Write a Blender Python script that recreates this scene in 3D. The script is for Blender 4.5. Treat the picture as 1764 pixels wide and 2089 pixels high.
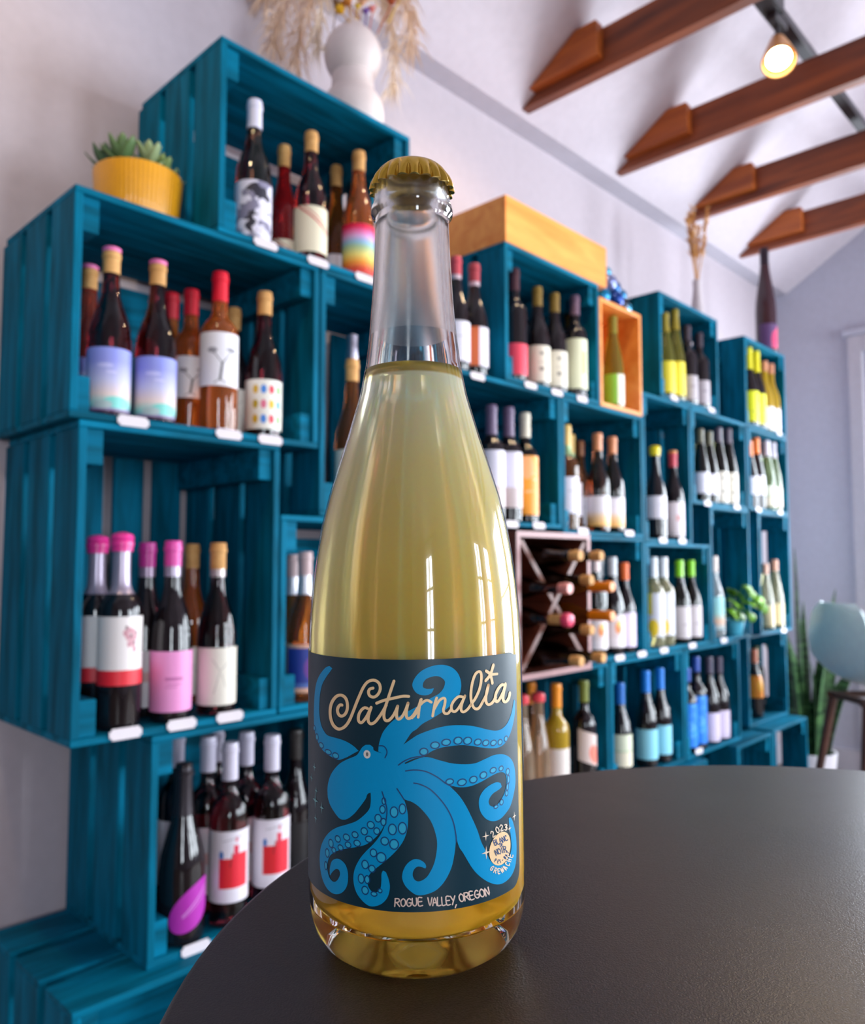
import bpy, bmesh, math, random, json
from mathutils import Vector, Matrix
random.seed(7)
for o in list(bpy.data.objects): bpy.data.objects.remove(o)
SC = bpy.context.scene
COL = SC.collection
EZ = 1.09                       # eye height above the floor; tables below give heights relative to the eye
R = math.radians

# ------------------------------------------------------------------ camera
cd = bpy.data.cameras.new('camera'); cam = bpy.data.objects.new('camera', cd); COL.objects.link(cam)
SC.camera = cam
cd.sensor_fit = 'HORIZONTAL'; cd.sensor_width = 36.0
cd.lens = 36.0 * 1601 / 1764
cam.location = (0, 0, EZ)
cam.rotation_euler = (R(90 + 3.68), 0, R(-46.13))
cd.clip_start = 0.02
cd.dof.use_dof = True
cd.dof.focus_distance = 0.272
cd.dof.aperture_fstop = 17.0
cd.dof.aperture_blades = 0

# ------------------------------------------------------------------ world, colour, light
W = bpy.data.worlds.new('world'); SC.world = W; W.use_nodes = True
bgn = W.node_tree.nodes['Background']
bgn.inputs[0].default_value = (0.75, 0.86, 1.0, 1); bgn.inputs[1].default_value = 1.0
SC.view_settings.view_transform = 'Standard'
SC.view_settings.look = 'None'
SC.view_settings.exposure = 0.17
SC.view_settings.gamma = 1.0
SC.view_settings.use_curve_mapping = False
cy = SC.cycles
cy.use_denoising = True
cy.max_bounces = 10; cy.diffuse_bounces = 4; cy.glossy_bounces = 4; cy.transmission_bounces = 8; cy.transparent_max_bounces = 12
cy.caustics_reflective = False; cy.caustics_refractive = True
cy.sample_clamp_indirect = 6.0
cy.blur_glossy = 0.5

def area(name, loc, rot, sx, sy, power, col):
    l = bpy.data.lights.new(name, 'AREA'); l.shape = 'RECTANGLE'; l.size = sx; l.size_y = sy
    l.energy = power; l.color = col
    o = bpy.data.objects.new(name, l); COL.objects.link(o); o.location = loc; o.rotation_euler = rot
    return o
# daylight in the window openings (the openings themselves are cut in the walls below)
DAY = (0.84, 0.92, 1.0)
WIN_BACK = [(-2.05, -1.4), (2.05, 2.7), (3.3, 4.2)]      # x spans of the street windows, wall y = -3.2
WIN_Z = (0.55, 2.35)
for i, (a, b) in enumerate(WIN_BACK):
    area('daylight', ((a + b) / 2, -3.36, sum(WIN_Z) / 2), (R(90), 0, 0), b - a, WIN_Z[1] - WIN_Z[0], (120, 95, 190)[i], DAY)
WIN_END = (-2.0, -0.35)
area('daylight', (4.74, sum(WIN_END) / 2, 1.35), (R(90), 0, R(90)), WIN_END[1] - WIN_END[0], 2.0, 210, DAY)
DOOR_Y, DOOR_Z = (0.43, 1.07), (0.55, 2.02)          # glazed upper part of the door in the same wall
area('daylight', (4.74, sum(DOOR_Y) / 2, sum(DOOR_Z) / 2), (R(90), 0, R(90)), DOOR_Y[1] - DOOR_Y[0], DOOR_Z[1] - DOOR_Z[0], 75, DAY)

# ------------------------------------------------------------------ materials
MATS = {}
def new_mat(name):
    m = bpy.data.materials.new(name); m.use_nodes = True
    nt = m.node_tree; nt.nodes.clear()
    out = nt.nodes.new('ShaderNodeOutputMaterial')
    return m, nt, out
def srgb(r, g, b):
    f = lambda c: ((c / 255) / 12.92) if c / 255 <= 0.04045 else (((c / 255) + 0.055) / 1.055) ** 2.4
    return (f(r), f(g), f(b), 1)
def pbsdf(nt, col, rough=0.5, metal=0.0, trans=0.0, ior=1.5, coat=0.0, spec=0.5, sss=0.0):
    p = nt.nodes.new('ShaderNodeBsdfPrincipled')
    if col is not None: p.inputs['Base Color'].default_value = col
    p.inputs['Roughness'].default_value = rough; p.inputs['Metallic'].default_value = metal
    p.inputs['Transmission Weight'].default_value = trans; p.inputs['IOR'].default_value = ior
    p.inputs['Coat Weight'].default_value = coat; p.inputs['Specular IOR Level'].default_value = spec
    p.inputs['Subsurface Weight'].default_value = sss
    return p
def plain(name, col, rough=0.5, metal=0.0, coat=0.0, spec=0.5):
    """colour with a faint procedural mottle and fine bump"""
    if name in MATS: return MATS[name]
    m, nt, out = new_mat(name); L = nt.links
    p = pbsdf(nt, None, rough, metal, coat=coat, spec=spec)
    tc = nt.nodes.new('ShaderNodeTexCoord'); n = nt.nodes.new('ShaderNodeTexNoise'); n.inputs['Scale'].default_value = 35; n.inputs['Detail'].default_value = 3
    L.new(tc.outputs['Object'], n.inputs['Vector'])
    mx = nt.nodes.new('ShaderNodeMix'); mx.data_type = 'RGBA'
    d = 0.9
    mx.inputs[6].default_value = (col[0] * d, col[1] * d, col[2] * d, 1); mx.inputs[7].default_value = (min(col[0] * 1.06, 1), min(col[1] * 1.06, 1), min(col[2] * 1.06, 1), 1)
    L.new(n.outputs['Fac'], mx.inputs[0]); L.new(mx.outputs[2], p.inputs['Base Color'])
    L.new(p.outputs[0], out.inputs[0]); MATS[name] = m
    return m
def glassy(name, col, rough=0.0, ior=1.5, body=0.0):
    """bottle of wine as one clear body; body > 0 lets the wine's own colour scatter a little"""
    if name in MATS: return MATS[name]
    m, nt, out = new_mat(name)
    p = pbsdf(nt, col, rough, trans=1.0 - body, ior=ior)
    nt.links.new(p.outputs[0], out.inputs[0]); MATS[name] = m
    return m
def wood(name, ca, cb, rough=0.5, scale=(2, 22, 22), rnd=0.25, bump=0.15, spec=0.5):
    """grain streaks along the object's long axis; every piece a slightly different tint"""
    if name in MATS: return MATS[name]
    m, nt, out = new_mat(name); L = nt.links
    p = pbsdf(nt, None, rough, spec=spec)
    tc = nt.nodes.new('ShaderNodeTexCoord'); mp = nt.nodes.new('ShaderNodeMapping'); mp.inputs['Scale'].default_value = scale
    oi = nt.nodes.new('ShaderNodeObjectInfo')
    ad = nt.nodes.new('ShaderNodeVectorMath'); ad.operation = 'ADD'
    sc = nt.nodes.new('ShaderNodeMath'); sc.operation = 'MULTIPLY'; sc.inputs[1].default_value = 40; L.new(oi.outputs['Random'], sc.inputs[0])
    L.new(tc.outputs['Object'], mp.inputs[0]); L.new(mp.outputs[0], ad.inputs[0]); L.new(sc.outputs[0], ad.inputs[1])
    n = nt.nodes.new('ShaderNodeTexNoise'); n.inputs['Scale'].default_value = 1.6; n.inputs['Detail'].default_value = 6; n.inputs['Distortion'].default_value = 0.6
    L.new(ad.outputs[0], n.inputs['Vector'])
    rp = nt.nodes.new('ShaderNodeValToRGB'); rp.color_ramp.elements[0].position = 0.3; rp.color_ramp.elements[1].position = 0.72
    rp.color_ramp.elements[0].color = ca; rp.color_ramp.elements[1].color = cb
    L.new(n.outputs['Fac'], rp.inputs[0])
    hsv = nt.nodes.new('ShaderNodeHueSaturation')
    mr = nt.nodes.new('ShaderNodeMapRange'); mr.inputs[3].default_value = 1 - rnd; mr.inputs[4].default_value = 1 + rnd
    L.new(oi.outputs['Random'], mr.inputs[0]); L.new(mr.outputs[0], hsv.inputs['Value']); L.new(rp.outputs[0], hsv.inputs['Color'])
    L.new(hsv.outputs[0], p.inputs['Base Color'])
    b = nt.nodes.new('ShaderNodeBump'); b.inputs['Strength'].default_value = bump; b.inputs['Distance'].default_value = 0.002
    L.new(n.outputs['Fac'], b.inputs['Height']); L.new(b.outputs[0], p.inputs['Normal'])
    L.new(p.outputs[0], out.inputs[0]); MATS[name] = m
    return m
def emit(name, col, strength):
    m, nt, out = new_mat(name); e = nt.nodes.new('ShaderNodeEmission'); e.inputs[0].default_value = col; e.inputs[1].default_value = strength
    nt.links.new(e.outputs[0], out.inputs[0]); return m

def thin_glass(name):
    """a glass skin without refraction: reflects by Fresnel, the same from both sides"""
    m, nt, out = new_mat(name); L = nt.links
    ge = nt.nodes.new('ShaderNodeNewGeometry'); mr = nt.nodes.new('ShaderNodeMapRange'); mr.inputs[3].default_value = 1.5; mr.inputs[4].default_value = 1 / 1.5
    L.new(ge.outputs['Backfacing'], mr.inputs[0])
    fr = nt.nodes.new('ShaderNodeFresnel'); L.new(mr.outputs[0], fr.inputs[0])
    tr = nt.nodes.new('ShaderNodeBsdfTransparent'); gl = nt.nodes.new('ShaderNodeBsdfGlossy'); gl.inputs['Roughness'].default_value = .0
    mx = nt.nodes.new('ShaderNodeMixShader'); L.new(fr.outputs[0], mx.inputs[0]); L.new(tr.outputs[0], mx.inputs[1]); L.new(gl.outputs[0], mx.inputs[2]); L.new(mx.outputs[0], out.inputs[0])
    return m

class Art:
    """flat print on a label: shapes in label uv, painted over each other"""
    def __init__(s, name, bg, rough=0.45):
        s.m, s.nt, out = new_mat(name); s.L = s.nt.links
        s.p = pbsdf(s.nt, None, rough); s.L.new(s.p.outputs[0], out.inputs[0])
        tc = s.nt.nodes.new('ShaderNodeTexCoord'); sx = s.nt.nodes.new('ShaderNodeSeparateXYZ'); s.L.new(tc.outputs['UV'], sx.inputs[0])
        s.uv = tc.outputs['UV']; s.u = sx.outputs[0]; s.v = sx.outputs[1]
        rgb = s.nt.nodes.new('ShaderNodeRGB'); rgb.outputs[0].default_value = bg; s.col = rgb.outputs[0]
        s.done = False
    def math(s, op, a, b=None, c=None):
        n = s.nt.nodes.new('ShaderNodeMath'); n.operation = op
        for i, x in enumerate((a, b, c)):
            if x is None: continue
            if isinstance(x, (int, float)): n.inputs[i].default_value = x
            else: s.L.new(x, n.inputs[i])
        return n.outputs[0]
    def over(s, mask, col):
        mx = s.nt.nodes.new('ShaderNodeMix'); mx.data_type = 'RGBA'; s.L.new(mask, mx.inputs[0]); s.L.new(s.col, mx.inputs[6])
        if isinstance(col, tuple): mx.inputs[7].default_value = col
        else: s.L.new(col, mx.inputs[7])
        s.col = mx.outputs[2]; return s
    def rect(s, u0, v0, u1, v1, col):
        a = s.math('MULTIPLY', s.math('GREATER_THAN', s.u, u0), s.math('LESS_THAN', s.u, u1))
        b = s.math('MULTIPLY', s.math('GREATER_THAN', s.v, v0), s.math('LESS_THAN', s.v, v1))
        return s.over(s.math('MULTIPLY', a, b), col)
    def ell(s, u, v, ru, rv, col):
        a = s.math('DIVIDE', s.math('SUBTRACT', s.u, u), ru); b = s.math('DIVIDE', s.math('SUBTRACT', s.v, v), rv)
        d = s.math('ADD', s.math('MULTIPLY', a, a), s.math('MULTIPLY', b, b))
        return s.over(s.math('LESS_THAN', d, 1.0), col)
    def line(s, u0, v0, u1, v1, w, col):
        # distance to the segment's line, clipped to its span
        dx, dy = u1 - u0, v1 - v0; l = math.hypot(dx, dy); dx /= l; dy /= l
        pu = s.math('SUBTRACT', s.u, u0); pv = s.math('SUBTRACT', s.v, v0)
        t = s.math('ADD', s.math('MULTIPLY', pu, dx), s.math('MULTIPLY', pv, dy))
        d = s.math('ABSOLUTE', s.math('SUBTRACT', s.math('MULTIPLY', pu, dy), s.math('MULTIPLY', pv, dx)))
        k = s.math('MULTIPLY', s.math('GREATER_THAN', t, 0.0), s.math('LESS_THAN', t, l))
        return s.over(s.math('MULTIPLY', k, s.math('LESS_THAN', d, w / 2)), col)
    def ramp(s, stops, axis='v', const=False, blend=None):
        r = s.nt.nodes.new('ShaderNodeValToRGB'); e = r.color_ramp.elements
        r.color_ramp.interpolation = 'CONSTANT' if const else 'LINEAR'
        while len(e) < len(stops): e.new(0.5)
        for k, (x, c) in enumerate(stops): e[k].position = x; e[k].color = c
        s.L.new(s.v if axis == 'v' else s.u, r.inputs[0]); s.col = r.outputs[0]; return s
    def blot(s, scale, lo, col, box=None, seed=0.0):
        n = s.nt.nodes.new('ShaderNodeTexNoise'); n.noise_dimensions = '4D'; n.inputs['Scale'].default_value = scale; n.inputs['W'].default_value = seed; n.inputs['Detail'].default_value = 3
        s.L.new(s.uv, n.inputs['Vector']); k = s.math('GREATER_THAN', n.outputs['Fac'], lo)
        if box:
            u, v, ru, rv = box
            a = s.math('DIVIDE', s.math('SUBTRACT', s.u, u), ru); b = s.math('DIVIDE', s.math('SUBTRACT', s.v, v), rv)
            k = s.math('MULTIPLY', k, s.math('LESS_THAN', s.math('ADD', s.math('MULTIPLY', a, a), s.math('MULTIPLY', b, b)), 1.0))
        return s.over(k, col)
    def end(s):
        s.L.new(s.col, s.p.inputs['Base Color']); return s.m

TEAL = wood('teal_paint', srgb(0, 74, 94), srgb(0, 116, 150), rough=0.6, scale=(3, 26, 26), rnd=0.14, bump=0.25, spec=0.06)
TEAL_V = wood('teal_paint_upright', srgb(0, 74, 94), srgb(0, 116, 150), rough=0.6, scale=(26, 26, 3), rnd=0.14, bump=0.25, spec=0.06)
PAPER = plain('white_card', srgb(216, 208, 214), 0.55)

# ------------------------------------------------------------------ mesh helpers
def link(name, me, mats=(), parent=None, loc=None):
    o = bpy.data.objects.new(name, me); COL.objects.link(o)
    for m in (mats if isinstance(mats, (list, tuple)) else [mats]):
        if m is not None and m.name not in [x.name for x in me.materials if x]: me.materials.append(m)
    if parent is not None: o.parent = parent
    if loc is not None: o.location = loc
    return o
def obj(name, bm, mats, parent=None, smooth=False, loc=None):
    me = bpy.data.meshes.new(name); bm.to_mesh(me); bm.free()
    if smooth:
        for p in me.polygons: p.use_smooth = True
        try: me.set_sharp_from_angle(angle=R(40))
        except Exception: pass
    return link(name, me, mats, parent, loc)
def thing(name, label, cat, loc=(0, 0, 0), rotz=0, group=None):
    o = bpy.data.objects.new(name, None); COL.objects.link(o); o.location = loc; o.rotation_euler = (0, 0, rotz)
    o.empty_display_size = 0.05
    o['label'] = label; o['category'] = cat
    if group: o['group'] = group
    return o
def tag(o, label, cat, group=None):
    o['label'] = label; o['category'] = cat
    if group: o['group'] = group
    return o
def struct(o): o['kind'] = 'structure'; return o
def bx(bm, x0, x1, y0, y1, z0, z1, mi=0):
    vs = [bm.verts.new((x, y, z)) for x in (x0, x1) for y in (y0, y1) for z in (z0, z1)]
    for f in ((0, 1, 3, 2), (4, 6, 7, 5), (0, 4, 5, 1), (2, 3, 7, 6), (0, 2, 6, 4), (1, 5, 7, 3)):
        fc = bm.faces.new([vs[i] for i in f]); fc.material_index = mi
    return vs
BOXES = {}
def board(name, x0, x1, y0, y1, z0, z1, mat, parent, bev=0.0015):
    """a bevelled board; alike boards share one mesh"""
    k = (round(x1 - x0, 4), round(y1 - y0, 4), round(z1 - z0, 4), mat.name, bev)
    if k not in BOXES:
        bm = bmesh.new(); a, b, c = k[0] / 2, k[1] / 2, k[2] / 2
        bx(bm, -a, a, -b, b, -c, c)
        if bev: bmesh.ops.bevel(bm, geom=list(bm.edges), offset=bev, segments=1, affect='EDGES')
        bmesh.ops.recalc_face_normals(bm, faces=bm.faces)
        me = bpy.data.meshes.new(name); bm.to_mesh(me); bm.free(); me.materials.append(mat); BOXES[k] = me
    o = bpy.data.objects.new(name, BOXES[k]); COL.objects.link(o); o.parent = parent
    o.location = ((x0 + x1) / 2, (y0 + y1) / 2, (z0 + z1) / 2)
    return o
def lathe(bm, prof, n=24, mi=0, caps=True, a0=0.0, a1=2 * math.pi, flute=None):
    """revolve (z, r) pairs; flute(angle, k) scales the radius"""
    full = abs(a1 - a0 - 2 * math.pi) < 1e-6
    cnt = n if full else n + 1
    rings = []
    for k, (z, r) in enumerate(prof):
        if r < 1e-6 and full:
            rings.append([bm.verts.new((0, 0, z))]); continue
        ring = []
        for i in range(cnt):
            a = a0 + (a1 - a0) * i / n; rr = r * (flute(a, k) if flute else 1)
            ring.append(bm.verts.new((rr * math.cos(a), rr * math.sin(a), z)))
        rings.append(ring)
    for A, B in zip(rings, rings[1:]):
        m = n
        for i in range(m):
            j = (i + 1) % cnt
            if len(A) == 1 and len(B) == 1: continue
            if len(A) == 1: f = [A[0], B[j], B[i]]
            elif len(B) == 1: f = [A[i], A[j], B[0]]
            else: f = [A[i], A[j], B[j], B[i]]
            fc = bm.faces.new(f); fc.material_index = mi
    return rings
def tube(bm, pts, rads, n=8, mi=0, cap=True):
    pts = [Vector(p) for p in pts]
    if not isinstance(rads, (list, tuple)): rads = [rads] * len(pts)
    rings = []; up = None
    for i, p in enumerate(pts):
        t = (pts[min(i + 1, len(pts) - 1)] - pts[max(i - 1, 0)]).normalized()
        if up is None:
            up = Vector((0, 0, 1)) if abs(t.z) < 0.9 else Vector((1, 0, 0))
        s = t.cross(up).normalized(); up = s.cross(t).normalized()
        rings.append([bm.verts.new(p + (s * math.cos(2 * math.pi * k / n) + up * math.sin(2 * math.pi * k / n)) * rads[i]) for k in range(n)])
    for A, B in zip(rings, rings[1:]):
        for k in range(n):
            f = bm.faces.new([A[k], A[(k + 1) % n], B[(k + 1) % n], B[k]]); f.material_index = mi
    if cap:
        bm.faces.new(rings[0][::-1]).material_index = mi; bm.faces.new(rings[-1]).material_index = mi
def prism(bm, poly, a0, a1, axis='x', mi=0):
    """extrude a 2-D polygon along an axis: axis x: (y,z); axis y: (x,z); axis z: (x,y)"""
    def P(q, a): return {'x': (a, q[0], q[1]), 'y': (q[0], a, q[1]), 'z': (q[0], q[1], a)}[axis]
    A = [bm.verts.new(P(q, a0)) for q in poly]; B = [bm.verts.new(P(q, a1)) for q in poly]
    bm.faces.new(A).material_index = mi; bm.faces.new(B[::-1]).material_index = mi
    for i in range(len(poly)):
        j = (i + 1) % len(poly); bm.faces.new([A[j], A[i], B[i], B[j]]).material_index = mi
    bmesh.ops.recalc_face_normals(bm, faces=bm.faces)
def catmull(P, n):
    out = []
    P = [tuple(p) for p in P]
    for i in range(len(P) - 1):
        p0, p1, p2, p3 = P[max(i - 1, 0)], P[i], P[i + 1], P[min(i + 2, len(P) - 1)]
        for k in range(n):
            t = k / n; t2, t3 = t * t, t * t * t
            out.append(tuple(0.5 * (2 * b + (c - a) * t + (2 * a - 5 * b + 4 * c - d) * t2 + (3 * b - a - 3 * c + d) * t3) for a, b, c, d in zip(p0, p1, p2, p3)))
    out.append(P[-1]); return out
BOTTLES = [
 ('b_white', 0.869, 1.342, 0.642, 0.303, 'white-capped bottle with a black and white ink label in the topmost crate'),
 ('b_red', 1.054, 1.5, 0.642, 0.34, 'cork-topped red rose bottle right behind the white-capped one, topmost crate'),
 ('b_plum', 1.014, 1.342, 0.642, 0.295, 'plum bottle with a cream label crossed by a red diagonal stripe'),
 ('b_amber', 1.212, 1.5, 0.642, 0.35, 'short amber bottle standing behind between the diagonal-stripe and rainbow labels'),
 ('b_rainbow', 1.15, 1.342, 0.642, 0.304, 'amber rose bottle with the striped rainbow label, topmost crate'),
 ('b_rosepink', 0.576, 1.42, 0.25, 0.287, 'pink-topped rose bottle half hidden by the left board under the succulent pot'),
 ('b_sky', 0.582, 1.342, 0.25, 0.299, 'rose bottle with pale blue sky label, the left of the two sky labels'),
 ('b_sky', 0.668, 1.342, 0.25, 0.3, 'rose bottle with pale blue sky label, the right of the two sky labels'),
 ('b_redcap', 0.778, 1.5, 0.25, 0.307, 'red-capped bottle almost hidden behind the right sky-label bottle'),
 ('b_coral', 0.779, 1.42, 0.25, 0.295, 'red-capped orange rose bottle set back beside the white tree label'),
 ('b_tree', 0.797, 1.342, 0.25, 0.315, 'large red-capped orange rose bottle with black tree drawing on white label'),
 ('b_plain', 0.927, 1.5, 0.25, 0.311, 'cork-topped bottle peeking out behind the black tree label'),
 ('b_dots', 0.9, 1.342, 0.25, 0.302, 'dark cork-topped bottle with rows of coloured dots on its label'),
 ('d_wax', 0.604, 1.42, -0.284, 0.328, "dark bottle with round pink wax top partly behind the crate's left board"),
 ('d_wax', 0.614, 1.342, -0.284, 0.331, 'dark bottle with round pink wax top and a white label with red band'),
 ('d_magenta', 0.699, 1.42, -0.284, 0.321, 'dark magenta-capped bottle standing between the grape label and pink label'),
 ('d_pink', 0.71, 1.342, -0.284, 0.323, 'dark bottle with a plain pink label and pink capsule'),
 ('d_orange', 0.837, 1.5, -0.284, 0.322, 'orange wine bottle with a cork top behind the pink-label bottle'),
 ('d_cream', 0.803, 1.342, -0.284, 0.321, 'plum cork-topped bottle with a cream sketch label, upright left crate'),
 ('e_neck', 1.035, 1.42, -0.284, 0.301, 'amber bottle with silver neck foil, standing behind the blue-label bottle'),
 ('e_neck', 1.009, 1.342, -0.284, 0.306, 'amber bottle with a blue and purple framed label beside the large bottle'),
 ('c_amber', 1.134, 1.342, 0.11, 0.346, 'amber bottle with a metal pouring stopper, half behind the large bottle'),
 ('f_purple', 0.74, 1.342, -0.677, 0.31, 'wide black bottle with a tilted purple oval label, low left crate'),
 ('f_white', 0.811, 1.5, -0.677, 0.331, 'white-capped bottle in the back corner behind the purple oval label'),
 ('f_white', 0.835, 1.42, -0.677, 0.331, 'white-capped red bottle between the purple label and first red-block label'),
 ('f_white', 0.902, 1.5, -0.677, 0.324, 'white-capped bottle at the back, topmost of the low left crate'),
 ('f_red', 0.836, 1.342, -0.677, 0.332, 'white-capped bottle with red block label, the left one of two'),
 ('f_white', 0.923, 1.42, -0.677, 0.327, 'white-capped bottle standing behind between the two red-block labels'),
 ('f_red', 0.932, 1.342, -0.677, 0.331, 'white-capped bottle with red block label, the right one at the table edge'),
 ('f_dark', 1.048, 1.42, -0.677, 0.313, 'black-capped dark bottle in shadow at the left edge of the large bottle'),
 ('m_ring', 1.483, 1.342, 0.4875, 0.306, "red-capped dark bottle with a white label touching the large bottle's neck"),
 ('m_ring2', 1.557, 1.342, 0.4875, 0.307, 'red-capped dark bottle with an orange and white label on the crate top'),
 ('k_red', 1.729, 1.342, 0.503, 0.326, 'dark bottle with a bright red label under the long orange box'),
 ('k_olive', 1.838, 1.342, 0.503, 0.301, 'olive-capped dark bottle with a cream label beside the bright red label'),
 ('k_olive', 1.925, 1.342, 0.503, 0.304, 'olive-capped dark bottle with a cream label, second from the red label'),
 ('k_green', 2.034, 1.342, 0.503, 0.324, 'dark bottle with a tall cream and pale green label under the orange box'),
 ('w_lime', 2.262, 1.345, 0.503, 0.312, 'slim olive bottle with a green and white label in the honey wooden box'),
 ('l_yellow', 2.62, 1.342, 0.591, 0.318, "slim olive bottle with yellow label behind the crate's left board"),
 ('l_yellow', 2.697, 1.342, 0.591, 0.349, 'taller-looking slim olive bottle with a full yellow label in the dried-grass crate'),
 ('l_dark', 2.795, 1.342, 0.591, 0.31, 'dark bottle with a greige label next to the full yellow label'),
 ('l_dark', 2.899, 1.342, 0.591, 0.304, 'dark bottle with a greige label, rightmost in the dried-grass crate'),
 ('h_yellow', 3.382, 1.342, 0.583, 0.35, "yellow-capped bottle with neon yellow label at the end crate's left board"),
 ('h_yellow', 3.463, 1.342, 0.583, 0.35, 'yellow-capped bottle with neon yellow label beside the two pale bottles'),
 ('h_pale', 3.555, 1.342, 0.583, 0.322, 'pale golden bottle with salmon cap next to the neon yellow labels'),
 ('h_pale', 3.63, 1.342, 0.583, 0.323, 'pale golden bottle with salmon cap at the far right of the top end crate'),
 ('m_mauve', 1.625, 1.342, 0.11, 0.314, 'mauve-capped dark bottle with a white label touching the large bottle'),
 ('m_mauve', 1.7, 1.342, 0.11, 0.319, 'mauve-capped dark bottle with a white label next to the orange label'),
 ('m_cream', 1.775, 1.342, 0.11, 0.313, 'cream-capped bottle with a tall bright orange label'),
 ('n_gold', 1.979, 1.342, 0.095, 0.319, 'gold-capped amber bottle with a white label, left of the gold pair'),
 ('n_gold', 2.095, 1.405, 0.095, 0.311, 'gold-capped amber bottle with a white label, right of the gold pair'),
 ('n_back', 2.295, 1.5, 0.095, 0.323, 'brown-capped bottle at the back between the gold and salmon caps'),
 ('n_salmon', 2.154, 1.342, 0.095, 0.315, 'salmon-capped brown bottle with a sunset label, left of the salmon pair'),
 ('n_salmon', 2.243, 1.342, 0.095, 0.314, 'salmon-capped brown bottle with a sunset label, right of the salmon pair'),
 ('o_yellow', 2.528, 1.342, 0.081, 0.326, 'dark bottle with a round yellow wax top and a white label'),
 ('o_red', 2.662, 1.342, 0.081, 0.323, 'dark red-capped bottle with orange top and pale pink label'),
 ('p_olive', 2.888, 1.342, 0.23, 0.285, "slim dark olive bottle with a white label against the crate's left board"),
 ('p_olive', 2.966, 1.342, 0.23, 0.285, 'slim dark olive bottle with a white label, second in its crate'),
 ('p_cream', 3.053, 1.342, 0.23, 0.311, 'slim dark bottle with a cream label, left of the cream pair'),
 ('p_cream', 3.147, 1.342, 0.23, 0.318, 'slim dark bottle with a cream label, right of the cream pair'),
 ('q_orange', 3.36, 1.342, 0.23, 0.291, "orange-capped slim dark bottle partly behind the end crate's board"),
 ('q_orange', 3.436, 1.342, 0.23, 0.313, 'orange-capped slim dark bottle with white label next to the green bottles'),
 ('q_green', 3.553, 1.342, 0.23, 0.314, 'slim green bottle with a white cap, left of the green pair'),
 ('q_green', 3.63, 1.342, 0.23, 0.314, 'slim green bottle with a white cap, right of the green pair'),
 ('v_sun', 2.131, 1.342, -0.29, 0.325, "dark bottle with orange sun label right beside the wine cube's orange capsules"),
 ('v_sun2', 2.28, 1.42, -0.29, 0.302, 'silver-capped bottle set back behind the two orange sun labels'),
 ('v_sun2', 2.232, 1.342, -0.29, 0.307, 'silver-capped dark bottle with an orange sun on its label'),
 ('v_orange', 2.308, 1.342, -0.29, 0.289, 'dark bottle with a bright orange cap and a lilac white label'),
 ('r_white', 2.5, 1.342, -0.29, 0.308, "silver-capped pale bottle with yellow patch at the crate's left board"),
 ('r_white', 2.574, 1.342, -0.29, 0.308, 'silver-capped pale bottle beside the lime green caps'),
 ('r_lime', 2.696, 1.342, -0.29, 0.298, 'lime green capped dark bottle, the left of the two'),
 ('r_lime', 2.787, 1.342, -0.29, 0.298, 'lime green capped dark bottle, the right of the two'),
 ('s_pale', 2.985, 1.342, -0.29, 0.314, 'clear bottle with an aqua and peach label left of the green plant'),
 ('t_clear', 3.503, 1.342, -0.29, 0.285, 'pale slim bottle with wheat label just right of the green plant'),
 ('t_clear', 3.612, 1.342, -0.29, 0.302, 'pale slim bottle with peach cap, at the right end board'),
 ('w1_orange', 2.005, 1.5, -0.684, 0.31, 'orange-capped amber bottle at the back beside the large bottle'),
 ('w1_rose', 1.752, 1.342, -0.684, 0.316, "pink-topped slim rose bottle touching the large bottle's edge"),
 ('w1_rose', 1.826, 1.342, -0.684, 0.313, 'pink-topped slim rose bottle with low pink label left of the gold wine'),
 ('w1_gold', 1.914, 1.342, -0.684, 0.332, 'gold wine bottle with an orange cap and plain cream label'),
 ('w1_olive', 2.058, 1.342, -0.684, 0.326, 'dark olive-capped bottle with a tilted peach label'),
 ('w2_cream', 2.269, 1.342, -0.682, 0.294, 'blue-capped dark bottle with a cream label behind the left board'),
 ('w2_blue', 2.435, 1.342, -0.682, 0.317, 'blue-capped dark bottle with a light aqua label, the front one'),
 ('w2_blue', 2.534, 1.342, -0.682, 0.316, 'blue-capped dark bottle with a light aqua label, the right one'),
 ('w3_blue', 2.735, 1.342, -0.682, 0.297, "bottle with a bright cobalt label against the crate's left board"),
 ('w3_blue', 2.811, 1.342, -0.682, 0.331, 'bottle with a bright cobalt label next to the lilac white labels'),
 ('w3_white', 2.922, 1.342, -0.682, 0.321, 'slim dark bottle with a lilac white label beside the cobalt label'),
 ('w3_white', 3.009, 1.342, -0.682, 0.314, 'slim dark bottle with a lilac white label, rightmost of its crate'),
 ('w4_orange', 3.5, 1.4, -0.676, 0.293, 'dark bottle with salmon cap and a round orange label'),
 ('w4_olive', 3.68, 1.46, -0.676, 0.289, 'dim olive bottle at the back right of the round orange label'),
]

# ------------------------------------------------------------------ the room
WALLC = plain('wall_paint', srgb(188, 177, 184), 0.7)
WALLG = plain('wall_paint_cool', srgb(186, 187, 202), 0.7)
CEILC = plain('ceiling_paint', srgb(198, 188, 196), 0.7)
TRIMC = plain('trim_paint', srgb(190, 186, 196), 0.5)
FLOORM = wood('floor_boards', srgb(96, 78, 66), srgb(140, 118, 102), 0.45, scale=(14, 1.5, 14), rnd=0.12)
XL, XR, YS, YB = -3.6, 4.55, 1.66, -3.2
ZE = EZ + 1.525                          # eave: underside of the soffit
YE, YE2 = 1.582, -3.12                   # where the sloped ceilings start
RIDGE = ((YE + YE2) / 2, ZE + 0.625 * (YE - YE2) / 2)
SHELFTOP = ZE

fl = thing('floor', 'brown wooden floor boards', 'floor'); del fl['label'], fl['category']; struct(fl)
nx_ = 51; pw = (XR - XL) / nx_
for i in range(nx_): board('plank', XL + i * pw, XL + (i + 1) * pw - .002, YB, YS, -.03, 0, FLOORM, fl, 0)

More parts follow.
